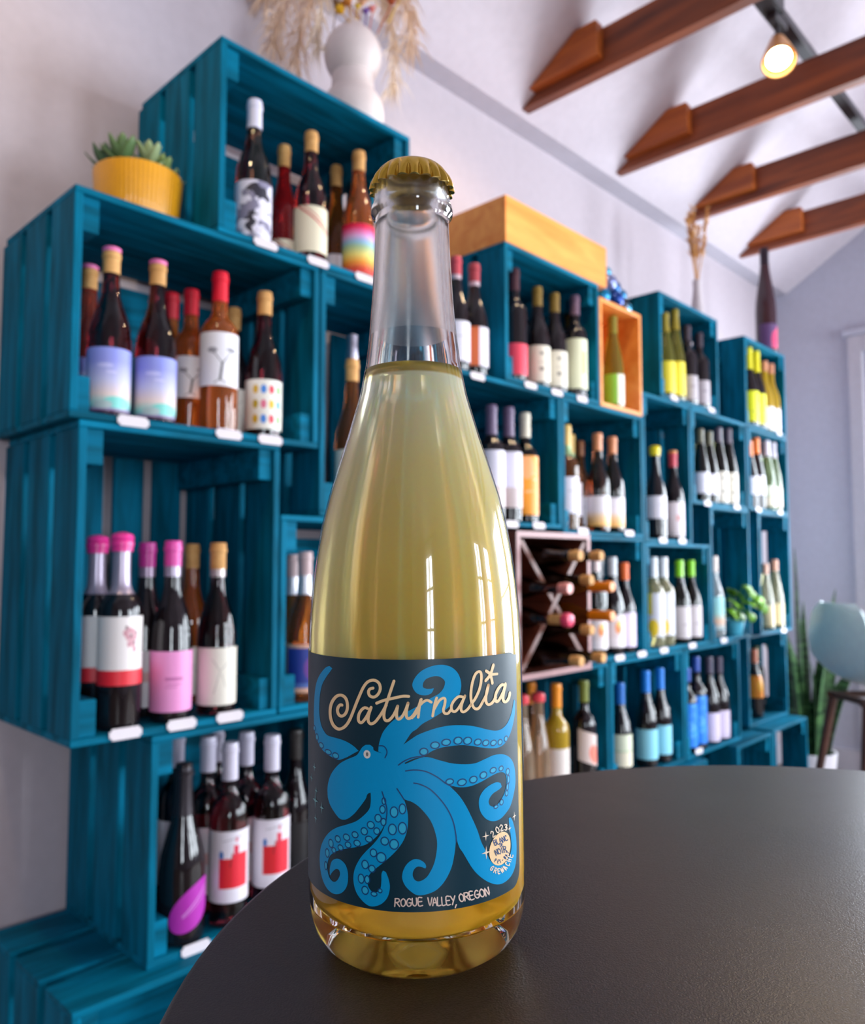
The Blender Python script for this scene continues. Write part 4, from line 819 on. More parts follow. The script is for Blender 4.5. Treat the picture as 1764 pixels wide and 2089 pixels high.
# glass against the wine: only its outer gloss shows, the wine fills it
GLASSF = thin_glass('filled_bottle_glass')
bm = bmesh.new()
HEAD = [q for q in INN if q[0] > LEVEL] + [(LEVEL + .0008, 0)]
rl = None
for (za, ra), (zb_, rb) in zip(OUT, OUT[1:]):
    if za <= LEVEL <= zb_: rl = ra + (rb - ra) * (LEVEL - za) / (zb_ - za)
HEAD = [q for q in INN if q[0] > LEVEL + .001] + [(LEVEL + .0004, rl - WALL_T)]
OUT2 = sorted(OUT[2:] + [(LEVEL, rl), (.0165, .03985)]); OUT2 = OUT[:2] + OUT2
prof = PUNT + OUT2 + HEAD
N = 128
lathe(bm, prof, N)
bmesh.ops.recalc_face_normals(bm, faces=bm.faces)
for f in bm.faces:
    z = sum(v.co.z for v in f.verts) / len(f.verts); r_ = f.calc_center_median(); r_ = math.hypot(r_.x, r_.y)
    f.material_index = 3 if (z > LEVEL + .001 and r_ < .0142 and z < .288 and abs(f.normal.z) < .6 and r_ < rl - .0012) else 1 if (.0165 < z < LEVEL and r_ > rl - .001) else (2 if z < .0166 else 0)
    if f.normal.x * f.calc_center_median().x + f.normal.y * f.calc_center_median().y < 0 and r_ > .0142 and z > .02 and z < LEVEL: f.normal_flip()
g = obj('bottle_glass', bm, [GLASS, GLASSF, GLASSB, GLASSI], big, True)
# wine: overlaps the inner wall of the glass by a hair
m, nt, out = new_mat('cloudy_wine'); L = nt.links
tc = nt.nodes.new('ShaderNodeTexCoord'); sx = nt.nodes.new('ShaderNodeSeparateXYZ'); L.new(tc.outputs['Object'], sx.inputs[0])
# deeper towards the bottom: settled yeast, and the dark table's reflection painted in
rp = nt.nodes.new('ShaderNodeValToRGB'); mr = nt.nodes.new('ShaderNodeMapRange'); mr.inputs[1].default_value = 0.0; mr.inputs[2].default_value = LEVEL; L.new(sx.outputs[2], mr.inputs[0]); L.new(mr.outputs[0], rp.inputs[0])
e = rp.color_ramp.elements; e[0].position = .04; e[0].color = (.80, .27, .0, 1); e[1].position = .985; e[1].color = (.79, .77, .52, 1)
x = e.new(.17); x.color = (.82, .36, .01, 1)
x = e.new(.34); x.color = (.86, .52, .045, 1)
x = e.new(.62); x.color = (.87, .65, .14, 1)
x = e.new(.987); x.color = (.42, .28, .05, 1)  # dark band at the liquid line: meniscus refraction painted into the colour
x = e.new(.82); x.color = (.84, .71, .28, 1)
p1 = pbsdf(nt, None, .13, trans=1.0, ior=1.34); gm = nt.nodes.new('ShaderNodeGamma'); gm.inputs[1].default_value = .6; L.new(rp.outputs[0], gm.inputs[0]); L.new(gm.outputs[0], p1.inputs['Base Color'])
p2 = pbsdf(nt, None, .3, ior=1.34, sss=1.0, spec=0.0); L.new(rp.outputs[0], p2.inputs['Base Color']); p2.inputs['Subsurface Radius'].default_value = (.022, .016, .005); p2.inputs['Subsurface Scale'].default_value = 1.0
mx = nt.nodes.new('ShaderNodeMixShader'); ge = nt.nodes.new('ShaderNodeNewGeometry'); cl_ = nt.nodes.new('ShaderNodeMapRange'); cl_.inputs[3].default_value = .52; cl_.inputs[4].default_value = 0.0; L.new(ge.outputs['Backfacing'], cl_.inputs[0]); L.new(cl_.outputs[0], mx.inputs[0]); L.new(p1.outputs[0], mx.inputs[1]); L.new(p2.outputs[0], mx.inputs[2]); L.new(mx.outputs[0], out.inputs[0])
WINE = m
wp = [(0.0226, 0)]
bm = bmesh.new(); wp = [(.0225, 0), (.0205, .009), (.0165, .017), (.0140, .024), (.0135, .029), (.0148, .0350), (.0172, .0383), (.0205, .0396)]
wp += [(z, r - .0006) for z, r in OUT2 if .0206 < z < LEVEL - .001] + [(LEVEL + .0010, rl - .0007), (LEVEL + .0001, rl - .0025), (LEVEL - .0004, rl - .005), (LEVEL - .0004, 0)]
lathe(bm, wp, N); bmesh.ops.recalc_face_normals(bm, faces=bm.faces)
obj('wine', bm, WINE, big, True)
# crown cap
GOLD = plain('gold_cap_enamel', srgb(206, 166, 62), .24, .9)
bm = bmesh.new()
NT = 21
def fl_(a, k): return 1 + (0.0, .0, .0, .0, .018, .038, .05, .052, .048)[min(k, 8)] * 1.5 * (2 * abs(math.cos(NT / 2 * a)) ** .8 - 1)
lathe(bm, [(.2942, 0), (.2941, .0098), (.2934, .0120), (.2922, .0133), (.2905, .0142), (.2890, .0148), (.2872, .0153), (.2855, .0157), (.2846, .0159), (.2847, .0152), (.2870, .0149), (.2895, .0141), (.2912, .012), (.2912, 0)], 21 * 8, flute=lambda a, k: fl_(a, k) if k <= 8 else 1 + .03 * math.cos(NT * a) * (1 if k < 10 else 0))
bmesh.ops.recalc_face_normals(bm, faces=bm.faces)
obj('crown_cap', bm, GOLD, big, True)

# label: paper wrapped on the glass, the print in thin layers over it
RL = .0404
def wrap(s, h, k=0): 
    r = RL + .00003 * k
    return (r * math.sin(s / RL), -r * math.cos(s / RL), h)
LS0, LS1, LH0, LH1 = -.072, .0448, .0257, .1066
NAVY = plain('label_navy', srgb(2, 46, 60), .42, spec=.4)
BLUE = plain('label_blue', srgb(0, 152, 208), .45, spec=.2)
OUTL = plain('label_outline_blue', srgb(0, 62, 116), .5)
CYAN = plain('label_cyan', srgb(40, 176, 214), .5)
SAND = plain('label_sand', srgb(255, 212, 160), .5)
STARC = plain('label_star_teal', srgb(112, 176, 180), .5)
bm = bmesh.new(); nS, nH = 90, 6; rad_c = .006
def lim(s):     # rounded corner at the right-hand end
    dx = s - (LS1 - rad_c)
    return rad_c - math.sqrt(max(rad_c ** 2 - dx * dx, 0)) if dx > 0 else 0
cols = []
ss = [LS0 + (LS1 - rad_c - LS0) * i / nS for i in range(nS + 1)] + [LS1 - rad_c + rad_c * math.sin(math.pi / 2 * i / 8) for i in range(1, 9)]
for s in ss:
    d_ = lim(s) if s > 0 else 0
    dt = min(d_, .0012)
    cols.append([bm.verts.new(wrap(s, LH0 + d_ + (LH1 - dt - LH0 - d_) * j / nH)) for j in range(nH + 1)])
for A, B in zip(cols, cols[1:]):
    for j in range(nH): bm.faces.new([A[j], B[j], B[j + 1], A[j + 1]]).smooth = True
lab = obj('label', bm, NAVY, big); lab['label'] = 'dark teal paper label with a blue octopus'
def rail_mesh(bm, rungs, k, across=10, sub=5):
    P = catmull([tuple(v * 1e-5 for v in r) for r in rungs], sub); g = []
    for (a, b, c, d) in P: g.append([bm.verts.new(wrap(a + (c - a) * i / across, b + (d - b) * i / across, k)) for i in range(across + 1)])
    for A, B in zip(g, g[1:]):
        for i in range(across): bm.faces.new([A[i], A[i + 1], B[i + 1], B[i]])
def disc(bm, e, k, n=20, sc=1.0):
    s, h, rs, rh = [v * 1e-5 for v in e]; c = bm.verts.new(wrap(s, h, k))
    v = [bm.verts.new(wrap(s + rs * sc * math.cos(2 * math.pi * i / n), h + rh * sc * math.sin(2 * math.pi * i / n), k)) for i in range(n)]
    for i in range(n): bm.faces.new([c, v[i], v[(i + 1) % n]])
def ring(bm, e, k, w, n=20):
    s, h, rs, rh = [v * 1e-5 for v in e]; A = []; B = []
    for i in range(n):
        c, q = math.cos(2 * math.pi * i / n), math.sin(2 * math.pi * i / n)
        A.append(bm.verts.new(wrap(s + rs * c, h + rh * q, k))); B.append(bm.verts.new(wrap(s + (rs + w) * c, h + (rh + w) * q, k)))
    for i in range(n): j = (i + 1) % n; bm.faces.new([A[i], B[i], B[j], A[j]])
def pen(bm, st, k, wscale=1.0, sub=5, cap=True):
    P = catmull([tuple(v * 1e-5 for v in q) for q in st], sub) if len(st) > 2 else [tuple(v * 1e-5 for v in q) for q in st]
    L_, R_ = [], []
    for i, (s, h, w) in enumerate(P):
        a = P[max(i - 1, 0)]; b = P[min(i + 1, len(P) - 1)]; dx, dy = b[0] - a[0], b[1] - a[1]; l = math.hypot(dx, dy) or 1
        nx, ny = -dy / l * w / 2 * wscale, dx / l * w / 2 * wscale
        L_.append(bm.verts.new(wrap(s + nx, h + ny, k))); R_.append(bm.verts.new(wrap(s - nx, h - ny, k)))
    for i in range(len(P) - 1): bm.faces.new([L_[i], R_[i], R_[i + 1], L_[i + 1]])
    if cap:
        for (s, h, w) in (P[0], P[-1]): disc(bm, (s * 1e5, h * 1e5, w * .5e5 * wscale, w * .5e5 * wscale), k, 10)
def star4(bm, e, k):
    s, h, rs, rh = [v * 1e-5 for v in e]; c = bm.verts.new(wrap(s, h, k)); v = []
    for i in range(8):
        a = i * math.pi / 4; q = 1.0 if i % 2 == 0 else .2
        v.append(bm.verts.new(wrap(s + rs * q * math.cos(a), h + rh * q * math.sin(a), k)))
    for i in range(8): bm.faces.new([c, v[i], v[(i + 1) % 8]])
def fin(bm):
    bmesh.ops.recalc_face_normals(bm, faces=bm.faces)
    for f in bm.faces:
        c = f.calc_center_median()
        if f.normal.x * c.x + f.normal.y * c.y < 0: f.normal_flip()
    return bm
bm = bmesh.new()
order = [0, 9, 1, 2, 3, 4, 6, 5, 8, 7]
for n_, i in enumerate(order): rail_mesh(bm, LABEL['rails'][i], 2 + n_ * .15, 14 if i in (0, 2, 5, 6) else 8)
o = obj('octopus_print', fin(bm), BLUE, lab); o['label'] = 'bright blue octopus'
bm = bmesh.new()
for st in LABEL['lines']: pen(bm, st, 5)
for e_ in LABEL['suckers']: ring(bm, e_, 5, .00035)
obj('octopus_outline', fin(bm), OUTL, lab)
bm = bmesh.new()
for e_ in LABEL['suckers']: disc(bm, e_, 4.5, 18, .9)
obj('sucker_print', fin(bm), CYAN, lab)['kind'] = 'stuff'
bm = bmesh.new(); disc(bm, LABEL['eye'], 5); obj('octopus_eye', fin(bm), plain('eye_white', srgb(236, 226, 216), .5), lab)
bm = bmesh.new(); disc(bm, LABEL['pupil'], 6); obj('octopus_pupil', fin(bm), plain('eye_grey', srgb(120, 116, 112), .5), lab)
bm = bmesh.new()
for st in LABEL['title']: pen(bm, st, 6.5, 1.0, 6)
o = obj('title_lettering', fin(bm), SAND, lab); o['label'] = 'cream script lettering reading Saturnalia'
bm = bmesh.new()
for st in LABEL['place']: pen(bm, st, 6.5, 1.0, 3)
o = obj('place_lettering', fin(bm), plain('label_pale_pink', srgb(238, 208, 192), .5), lab); o['label'] = 'small lettering reading ROGUE VALLEY, OREGON'
bm = bmesh.new(); disc(bm, LABEL['moon'], 6, 32); obj('moon_print', fin(bm), SAND, lab)
bm = bmesh.new()
for st in LABEL['moonT']: pen(bm, st, 7, 1.0, 3)
obj('moon_lettering', fin(bm), OUTL, lab)
bm = bmesh.new()
for st in LABEL['small']: pen(bm, st, 7.5, 1.0, 3)
for e_ in LABEL['stars_r']: star4(bm, e_, 7)
obj('vintage_lettering', fin(bm), plain('label_cream', srgb(246, 222, 196), .5), lab)
bm = bmesh.new()
for e_ in LABEL['stars_l']: star4(bm, e_, 4)
obj('star_print', fin(bm), STARC, lab)
TAGS = [
 (.871, .634, 'white price tag under the black and white ink label'), (1.002, .634, 'white price tag under the red diagonal stripe label'), (1.133, .634, 'white price tag under the rainbow label'),
 (.608, .242, 'white price tag below the left sky-label bottle'), (.795, .242, 'white price tag below the black tree label'), (.888, .242, 'white price tag below the coloured dots label'),
 (.608, -.286, 'white price tag below the grape label with red band'), (.71, -.286, 'white price tag below the pink label'), (.807, -.286, 'white price tag below the cream sketch label'),
 (1.518, .478, 'white price tag below the red-capped bottles beside the large bottle'), (1.745, .492, 'white price tag below the bright red label'), (1.872, .492, 'white price tag below the olive-capped cream labels'), (2.003, .492, 'white price tag below the tall cream and green label'),
 (1.657, .102, 'white price tag at the large bottle, above the wine cube'), (1.778, .102, 'white price tag below the tall orange label'), (1.999, .094, 'white price tag below the gold-capped pair'), (2.268, .094, 'white price tag below the salmon-capped pair'),
 (2.597, .586, 'white price tag below the full yellow label'), (2.902, .586, 'white price tag below the greige labels'), (3.596, .578, 'white price tag below the pale golden bottles'),
 (2.848, .222, 'white price tag below the slim olive bottles'), (3.116, .222, 'white price tag below the slim cream-label pair'), (3.336, .222, 'white price tag below the orange capsules'), (3.579, .222, 'white price tag below the white-capped green bottles'),
 (2.494, .076, 'white price tag below the yellow wax top'), (2.635, .076, 'white price tag below the red-capped pink label'),
 (2.198, -.298, 'white price tag below the orange sun labels'), (2.336, -.298, 'white price tag below the bright orange cap'), (2.486, -.298, 'white price tag below the silver capsules'), (2.698, -.298, 'white price tag below the lime green caps'), (2.963, -.298, 'white price tag below the aqua and peach label'), (3.582, -.298, 'white price tag below the two pale slim bottles'),
 (2.732, -.676, 'white price tag below the cobalt labels'), (.746, -.682, 'white price tag at the table edge on the low left crate'), (2.203, -.66, 'pale price tag below the blue-capped cream label'),
]

# ------------------------------------------------------------------ wine cube with bottles lying in it
WAL = wood('walnut_board', srgb(82, 38, 28), srgb(122, 62, 44), .4, scale=(6, 6, 22), rnd=.1)
WEDGE = plain('walnut_edge', srgb(160, 112, 112), .4)
rx0, rx1, rz0, rz1, ry0, ry1 = 1.612, 1.958, -.3045, .082, 1.25, 1.55
t = thing('wine_cube', 'dark walnut wine cube with crossed dividers holding lying bottles', 'wine rack', (rx0, ry0, rz0 + EZ))
w, h, dp = rx1 - rx0, rz1 - rz0, ry1 - ry0
board('side_board', 0, .015, 0, dp, 0, h, WAL, t); board('side_board', w - .015, w, 0, dp, 0, h, WAL, t)
board('top_board', .015, w - .015, 0, dp, h - .015, h, WAL, t); board('bottom_board', .015, w - .015, 0, dp, 0, .015, WAL, t)
bm = bmesh.new(); bx(bm, .015, w - .015, dp - .006, dp, .015, h - .015); obj('back_board', bm, WAL, t)
for sg in (1, -1):
    a = math.atan2(h - .03, w - .03); l = math.hypot(w - .03, h - .03) / 2 - .012
    if sg == 1: segs = [(-l, l)]
    else: segs = [(-l, -.010), (.010, l)]
    for (p_, q_) in segs:
        o = board('divider_board', p_, q_, 0.002, dp - .008, -.008, .008, WAL, t)
        mid = (p_ + q_) / 2; o.location = (w / 2 + mid * math.cos(a * sg), dp / 2 - .003, h / 2 + mid * math.sin(a * sg)); o.rotation_euler = (0, -a * sg, 0)
# pale front edges
bm = bmesh.new(); e = -.0015
bx(bm, 0, .015, e, 0, 0, h); bx(bm, w - .015, w, e, 0, 0, h); bx(bm, .015, w - .015, e, 0, h - .015, h); bx(bm, .015, w - .015, e, 0, 0, .015)
obj('edge_banding', bm, WEDGE, t)
STY['rack_dark'] = ('burgundy', 'darkolive', [('cork', None, .03)], (.1, .34), 'greige')
STY['rack_orange'] = ('burgundy', 'amber', [('capsule', (244, 140, 20), .07)], (.1, .34), 'greige')
STY['rack_pink'] = ('burgundy', 'brown', [('capsule', (236, 150, 140), .03)], (.1, .34), 'greige')
STY['rack_wax'] = ('burgundy', 'brown', [('cork', None, .06), ('wax', (240, 70, 110), .02)], (.1, .34), 'greige')
for (s_, x, z, lb) in (('rack_dark', 1.835, .018, 'dark bottle lying in the wine cube, cork at the upper right'), ('rack_dark', 1.735, .018, 'dark bottle lying in the wine cube under its white tag'), ('rack_dark', 1.785, -.046, 'dark bottle lying lowest in the cube\'s upper compartment'),
                       ('rack_orange', 1.888, -.066, 'amber bottle with an orange capsule lying in the cube, the upper one'), ('rack_orange', 1.888, -.146, 'amber bottle with an orange capsule lying in the cube, the lower one'),
                       ('rack_pink', 1.684, -.066, 'brown bottle with a pink capsule lying in the cube'), ('rack_wax', 1.684, -.146, 'brown bottle with round pink wax lying in the cube'),
                       ('rack_dark', 1.785, -.177, 'dark bottle lying on top in the cube\'s bottom compartment'), ('rack_dark', 1.733, -.2535, 'dark bottle lying at the bottom left of the cube'), ('rack_dark', 1.839, -.2535, 'dark bottle lying at the bottom right of the cube')):
    b = place_bottle(s_, x, 1.445, z, .31, lb, 0, 'bottles lying in the wine cube'); b.rotation_euler = (R(90), 0, 0); b.scale = (.9, .9, 1)

# ------------------------------------------------------------------ wooden boxes
HONEY = wood('honey_wood', srgb(226, 132, 52), srgb(246, 168, 84), .45, scale=(2, 14, 14), rnd=.06)
def open_box(name, label, cat, x0, x1, y0, y1, z0, z1, th, face):
    t = thing(name, label, cat, (x0, y0, z0 + EZ)); w, d, h = x1 - x0, y1 - y0, z1 - z0
    if face == 'top':
        board('front_board', 0, w, 0, th, 0, h, HONEY, t); board('back_board', 0, w, d - th, d, 0, h, HONEY, t)
        board('side_board', 0, th, th, d - th, 0, h, HONEY, t); board('side_board', w - th, w, th, d - th, 0, h, HONEY, t); board('bottom_board', th, w - th, th, d - th, 0, th, HONEY, t)
    else:
        board('side_board', 0, th, 0, d, 0, h, HONEY, t); board('side_board', w - th, w, 0, d, 0, h, HONEY, t)
        board('top_board', th, w - th, 0, d, h - th, h, HONEY, t); board('bottom_board', th, w - th, 0, d, 0, th, HONEY, t); board('back_board', th, w - th, d - th, d, th, h - th, HONEY, t)
    return t
open_box('orange_box', 'long honey-orange wooden box lying on top of a teal crate', 'box', 1.637, 2.152, 1.298, 1.62, .8725, 1.003, .014, 'top')
open_box('display_box', 'small upright honey-wood box open at the front, holding one bottle', 'box', 2.108, 2.366, 1.298, 1.56, .4885, .835, .013, 'front')

# ------------------------------------------------------------------ vase with dried flowers
CER = plain('white_ceramic', srgb(226, 210, 206), .55)
t = thing('bubble_vase', 'white ceramic vase of two stacked bubbles on the topmost crate', 'vase', (1.213, 1.44, 1.0175 + EZ))
bm = bmesh.new()
pr = [(0, 0), (0, .042)] + [(.085 + .0765 * math.sin(a), .0765 * math.cos(a)) for a in [(-1.0 + 1.9 * i / 14) for i in range(15)]]
pr = [(0, 0), (0, .045)]
for i in range(17): a = -1.05 + (1.05 + .82) * i / 16; pr.append((.083 + .083 * math.sin(a), .0775 * math.cos(a)))
for i in range(17): a = -.78 + (.78 + 1.12) * i / 16; pr.append((.236 + .074 * math.sin(a), .0715 * math.cos(a)))
pr += [(.308, .029), (.314, .0275), (.315, .024), (.30, .024), (.285, .03), (.285, 0)]
lathe(bm, pr, 48); obj('vessel', bm, CER, t, True)
GRASS1 = plain('pampas_beige', srgb(236, 206, 180), .9); GRASS2 = plain('pampas_cream', srgb(244, 222, 198), .9)
rnd = random.Random(3)
def plume(parent, P, mat, name='pampas_plume', n=230, ln=.07, start=.3, spread=.9, wd=.0016):
    bm = bmesh.new(); C = [Vector(p) for p in catmull(P, 8)]
    tube(bm, C, [.0018] * len(C), 5)
    for i in range(n):
        f = start + (1 - start) * rnd.random(); k = min(int(f * (len(C) - 1)), len(C) - 2); p = C[k].lerp(C[k + 1], rnd.random())
        tdir = (C[k + 1] - C[k]).normalized()
        d = (tdir * .9 + Vector((rnd.uniform(-1, 1), rnd.uniform(-1, 1), rnd.uniform(-.9, .5))) * spread).normalized()
        s = d.cross(Vector((rnd.uniform(-1, 1), rnd.uniform(-1, 1), rnd.uniform(-1, 1)))).normalized() * wd
        L1 = ln * rnd.uniform(.5, 1.1); m_ = p + d * L1 * .55; e_ = p + d * L1 + Vector((0, 0, -L1 * .35))
        v = [bm.verts.new(q) for q in (p - s * .5, p + s * .5, m_ + s, m_ - s, e_)]
        bm.faces.new([v[0], v[1], v[2], v[3]]); bm.faces.new([v[3], v[2], v[4]])
    o = obj(name, bm, mat, parent); o['kind'] = 'stuff'; return o
ux, uy = .693, -.721       # image-right in plan, so that the spray spreads across the view
def V3(a, b, z): return (a * ux + b * .721, a * uy + b * .693, z)
for (P, mt, n, ln) in ((([V3(0, 0, .30), V3(-.03, 0, .44), V3(-.11, .01, .47), V3(-.18, .01, .36), V3(-.20, 0, .27)]), GRASS1, 300, .085), (([V3(0, 0, .30), V3(-.02, 0, .43), V3(-.08, .03, .46), V3(-.13, .03, .36), V3(-.145, .02, .24)]), GRASS1, 300, .08),
                      (([V3(0, 0, .30), V3(-.02, -.02, .40), V3(-.05, -.03, .42), V3(-.08, -.02, .33), V3(-.085, -.02, .25)]), GRASS2, 200, .06), (([V3(0, 0, .30), V3(.03, 0, .43), V3(.10, 0, .46), V3(.135, 0, .37), V3(.145, 0, .27)]), GRASS1, 260, .075),
                      (([V3(0, 0, .30), V3(.02, .02, .39), V3(.07, .03, .41), V3(.10, .03, .30), V3(.10, .02, .17)]), GRASS2, 260, .07), (([V3(0, 0, .30), V3(.01, .03, .42), V3(.04, .05, .5), V3(.08, .05, .55)]), GRASS2, 220, .08),
                      (([V3(0, 0, .30), V3(-.03, .03, .42), V3(-.10, .05, .5), V3(-.17, .05, .50), V3(-.23, .04, .42)]), GRASS1, 300, .09)):
    plume(t, P, mt, n=n, ln=ln)
for i, (a, b, z, c, r_) in enumerate(((-.025, -.02, .362, (232, 176, 30), .016), (-.008, -.03, .375, (190, 116, 40), .017), (.012, -.03, .366, (236, 196, 40), .012), (.03, -.03, .352, (110, 70, 150), .012), (.042, -.02, .366, (226, 130, 120), .015), (.083, 0, .402, (196, 92, 50), .02), (.108, 0, .43, (226, 180, 30), .012), (-.035, .0, .39, (120, 80, 40), .018), (.02, 0, .40, (224, 170, 130), .018))):
    bm = bmesh.new()
    for k in range(9):
        an = k * 2 * math.pi / 9; s = Vector((math.cos(an), math.sin(an), .5)).normalized()
        q = Vector((-s.y, s.x, 0)) * r_ * .35
        v = [bm.verts.new(x) for x in (Vector((0, 0, -.004)), s * r_ * .6 + q, s * r_ * 1.15, s * r_ * .6 - q)]
        bm.faces.new(v)
    lathe(bm, [(-r_ * .5, 0), (-r_ * .2, r_ * .45), (r_ * .35, r_ * .42), (r_ * .6, 0)], 10)
    tube(bm, [(0, 0, -r_ * .4), (-a * .4 * ux, a * .4 * .721, -(z - .31) * .9)], .0015, 5)
    f = obj('dried_flower', bm, plain('dried_petal_%d' % i, srgb(*c), .8), t, False, V3(a * 1.15, b, z - .022)); f.rotation_euler = (rnd.uniform(-.5, .5), rnd.uniform(-.5, .5), 0)

# ------------------------------------------------------------------ yellow pot of succulents
YEL = plain('yellow_glaze', srgb(232, 160, 14), .3, coat=.4)
t = thing('succulent_pot', 'ribbed yellow pot of green succulents on the left crate', 'potted plant', (.668, 1.43, .628 + EZ))
bm = bmesh.new()
lathe(bm, [(0, 0), (0, .060), (.004, .067), (.03, .074), (.105, .081), (.112, .0815), (.114, .079), (.11, .075), (.097, .074), (.097, 0)], 60 * 4, flute=lambda a, k: 1 + (.009 * math.cos(60 * a) if 2 <= k <= 4 else 0))
obj('pot', bm, YEL, t, True)
bm = bmesh.new(); lathe(bm, [(.098, .0735), (.106, .05), (.108, 0)], 24); obj('soil', bm, plain('dark_soil', srgb(60, 44, 34), .9), t, True)
SUC = [plain('succulent_%d' % i, srgb(*c), .5) for i, c in enumerate(((96, 128, 76), (132, 158, 92), (74, 104, 70), (150, 170, 120), (110, 130, 60)))]
def leaf_mesh(mat, ln, wd, th):
    bm = bmesh.new(); n = 6; rings = []
    for i in range(n + 1):
        f = i / n; w_ = wd * math.sin(math.pi * (f * .86 + .1)) ** .8; rings.append((f * ln, w_, th * (1 - .6 * f), .25 * ln * f * f))
    R_ = []
    for (x, w_, h_, up) in rings: R_.append([bm.verts.new((x, w_ * c, up + h_ * s)) for c, s in ((1, .2), (.5, -.8), (-.5, -.8), (-1, .2), (0, .35))])
    for A, B in zip(R_, R_[1:]):
        for k in range(5): bm.faces.new([A[k], A[(k + 1) % 5], B[(k + 1) % 5], B[k]])
    bm.faces.new(R_[0][::-1]); bm.faces.new(R_[-1]); bmesh.ops.recalc_face_normals(bm, faces=bm.faces)
    me = bpy.data.meshes.new('leaf'); bm.to_mesh(me); bm.free(); me.materials.append(mat)
    for p in me.polygons: p.use_smooth = True
    return me
for i, (a, b, mi, sc) in enumerate(((-.052, -.03, 2, 1.1), (-.012, -.05, 0, 1.2), (.034, -.04, 3, 1.05), (.05, -.01, 1, .8), (.02, .02, 4, 1.2), (-.03, .02, 0, 1.1), (-.06, .02, 2, 1.1), (.0, .055, 1, 1), (.045, .04, 3, .9))):
    ro = bpy.data.objects.new('rosette', None); COL.objects.link(ro); ro.parent = t; ro.location = (a * ux + b * .721, a * uy + b * .693, .108 + .012 * (1 - (a * a + b * b) / .005)); ro.scale = (sc,) * 3
    me = leaf_mesh(SUC[mi], .046, .0105, .0045)
    for k in range(11):
        l = bpy.data.objects.new('leaf', me); COL.objects.link(l); l.parent = ro
        l.rotation_euler = (0, R(-22 - 4.6 * k), k * 2.4); l.location = (0, 0, .002 + .0012 * k); s_ = 1 - .03 * k; l.scale = (s_, s_, s_)
ro = None

# ------------------------------------------------------------------ ornaments, tall bottle, dried stalks
t = thing('glass_ornament', 'heap of shiny blue glass baubles on the honey-wood display box', 'ornament', (2.268, 1.345, .835 + EZ))
cols = [(10, 120, 170), (20, 60, 140), (30, 30, 50), (60, 160, 200), (120, 130, 180), (14, 90, 150)]
k = 0
for (x, y, z, r_) in ((-.07, 0, .026, .026), (-.02, -.02, .024, .024), (.03, -.01, .022, .022), (.072, .0, .02, .02), (-.045, -.01, .066, .024), (.0, 0, .062, .022), (.045, .0, .052, .018), (-.025, .03, .024, .024), (.03, .035, .022, .022), (-.03, .01, .1, .017)):
    bm = bmesh.new(); bmesh.ops.create_icosphere(bm, subdivisions=2, radius=r_ * 1.25); bmesh.ops.translate(bm, verts=bm.verts, vec=(0, 0, 0))
    obj('bauble', bm, plain('bauble_%d' % (k % 6), srgb(*cols[k % 6]), .12, .5), t, True, (x * 1.05, y, z * 1.25)); k += 1
GL['smoke'] = lambda: plain('smoky_plum_glass', srgb(58, 34, 42), .12, spec=.6)
STY['magnum'] = ('flute', 'smoke', [('foil', (52, 44, 56), .05)], (.03, .26), 'magnum')
b = place_bottle('magnum', 3.60, 1.345, .951, .49, 'tall slim plum-dark bottle standing on top of the end crate', 0, 'bottles on top of the crates'); b.scale = (1.28, 1.28, 1.58)
t = thing('stalk_vase', 'slim pale glass vase of tan dried grass stalks on a crate', 'vase', (2.90, 1.345, .9555 + EZ))
bm = bmesh.new(); lathe(bm, [(0, 0), (0, .024), (.004, .028), (.05, .024), (.12, .016), (.15, .0175), (.151, .016), (.12, .014), (.05, .02), (.01, .022), (.01, 0)], 24); bmesh.ops.recalc_face_normals(bm, faces=bm.faces); obj('vessel', bm, plain('pale_glass', srgb(206, 196, 200), .15), t, True)
STALK = plain('tan_stalk', srgb(214, 160, 96), .9)
for i in range(7):
    a = i * 2.4; r0 = .006 if i else 0; r1 = .012 + .006 * (i % 3); hh = .36 + .03 * (i % 4)
    P = [(r0 * math.cos(a), r0 * math.sin(a), .012), (r0 * math.cos(a), r0 * math.sin(a), .15), (r1 * math.cos(a), r1 * math.sin(a), .25), (1.9 * r1 * math.cos(a), 1.9 * r1 * math.sin(a), hh)]
    plume(t, P, STALK, 'grass_stalk', n=90, ln=.045, start=.62, spread=.35, wd=.0022)

# ------------------------------------------------------------------ small green plant between the crates
t = thing('small_potted_plant', 'small bright green round-leaved plant in a pale blue pot', 'potted plant', (3.142, 1.335, -.2905 + EZ))
bm = bmesh.new(); lathe(bm, [(0, 0), (0, .03), (.004, .033), (.06, .042), (.062, .042), (.062, .038), (.052, .037), (.052, 0)], 28); obj('pot', bm, plain('pale_blue_glaze', srgb(70, 170, 200), .35), t, True)
LG = [plain('leaf_lime', srgb(126, 186, 16), .45), plain('leaf_lime_dark', srgb(96, 150, 22), .45)]
def round_leaf(mat, r_):
    bm = bmesh.new(); c = bm.verts.new((r_ * .4, 0, .004)); v = []
    for i in range(14):
        a = 2 * math.pi * i / 14; v.append(bm.verts.new((r_ * .9 + r_ * math.cos(a), r_ * .92 * math.sin(a), -.006 * math.cos(2 * a) - .004)))
    for i in range(14): bm.faces.new([c, v[i], v[(i + 1) % 14]])
    bmesh.ops.recalc_face_normals(bm, faces=bm.faces); bmesh.ops.solidify(bm, geom=list(bm.faces), thickness=.0012)
    me = bpy.data.meshes.new('leaf'); bm.to_mesh(me); bm.free(); me.materials.append(mat)
    for p in me.polygons: p.use_smooth = True
    return me
ml = [round_leaf(LG[0], .030), round_leaf(LG[1], .026)]
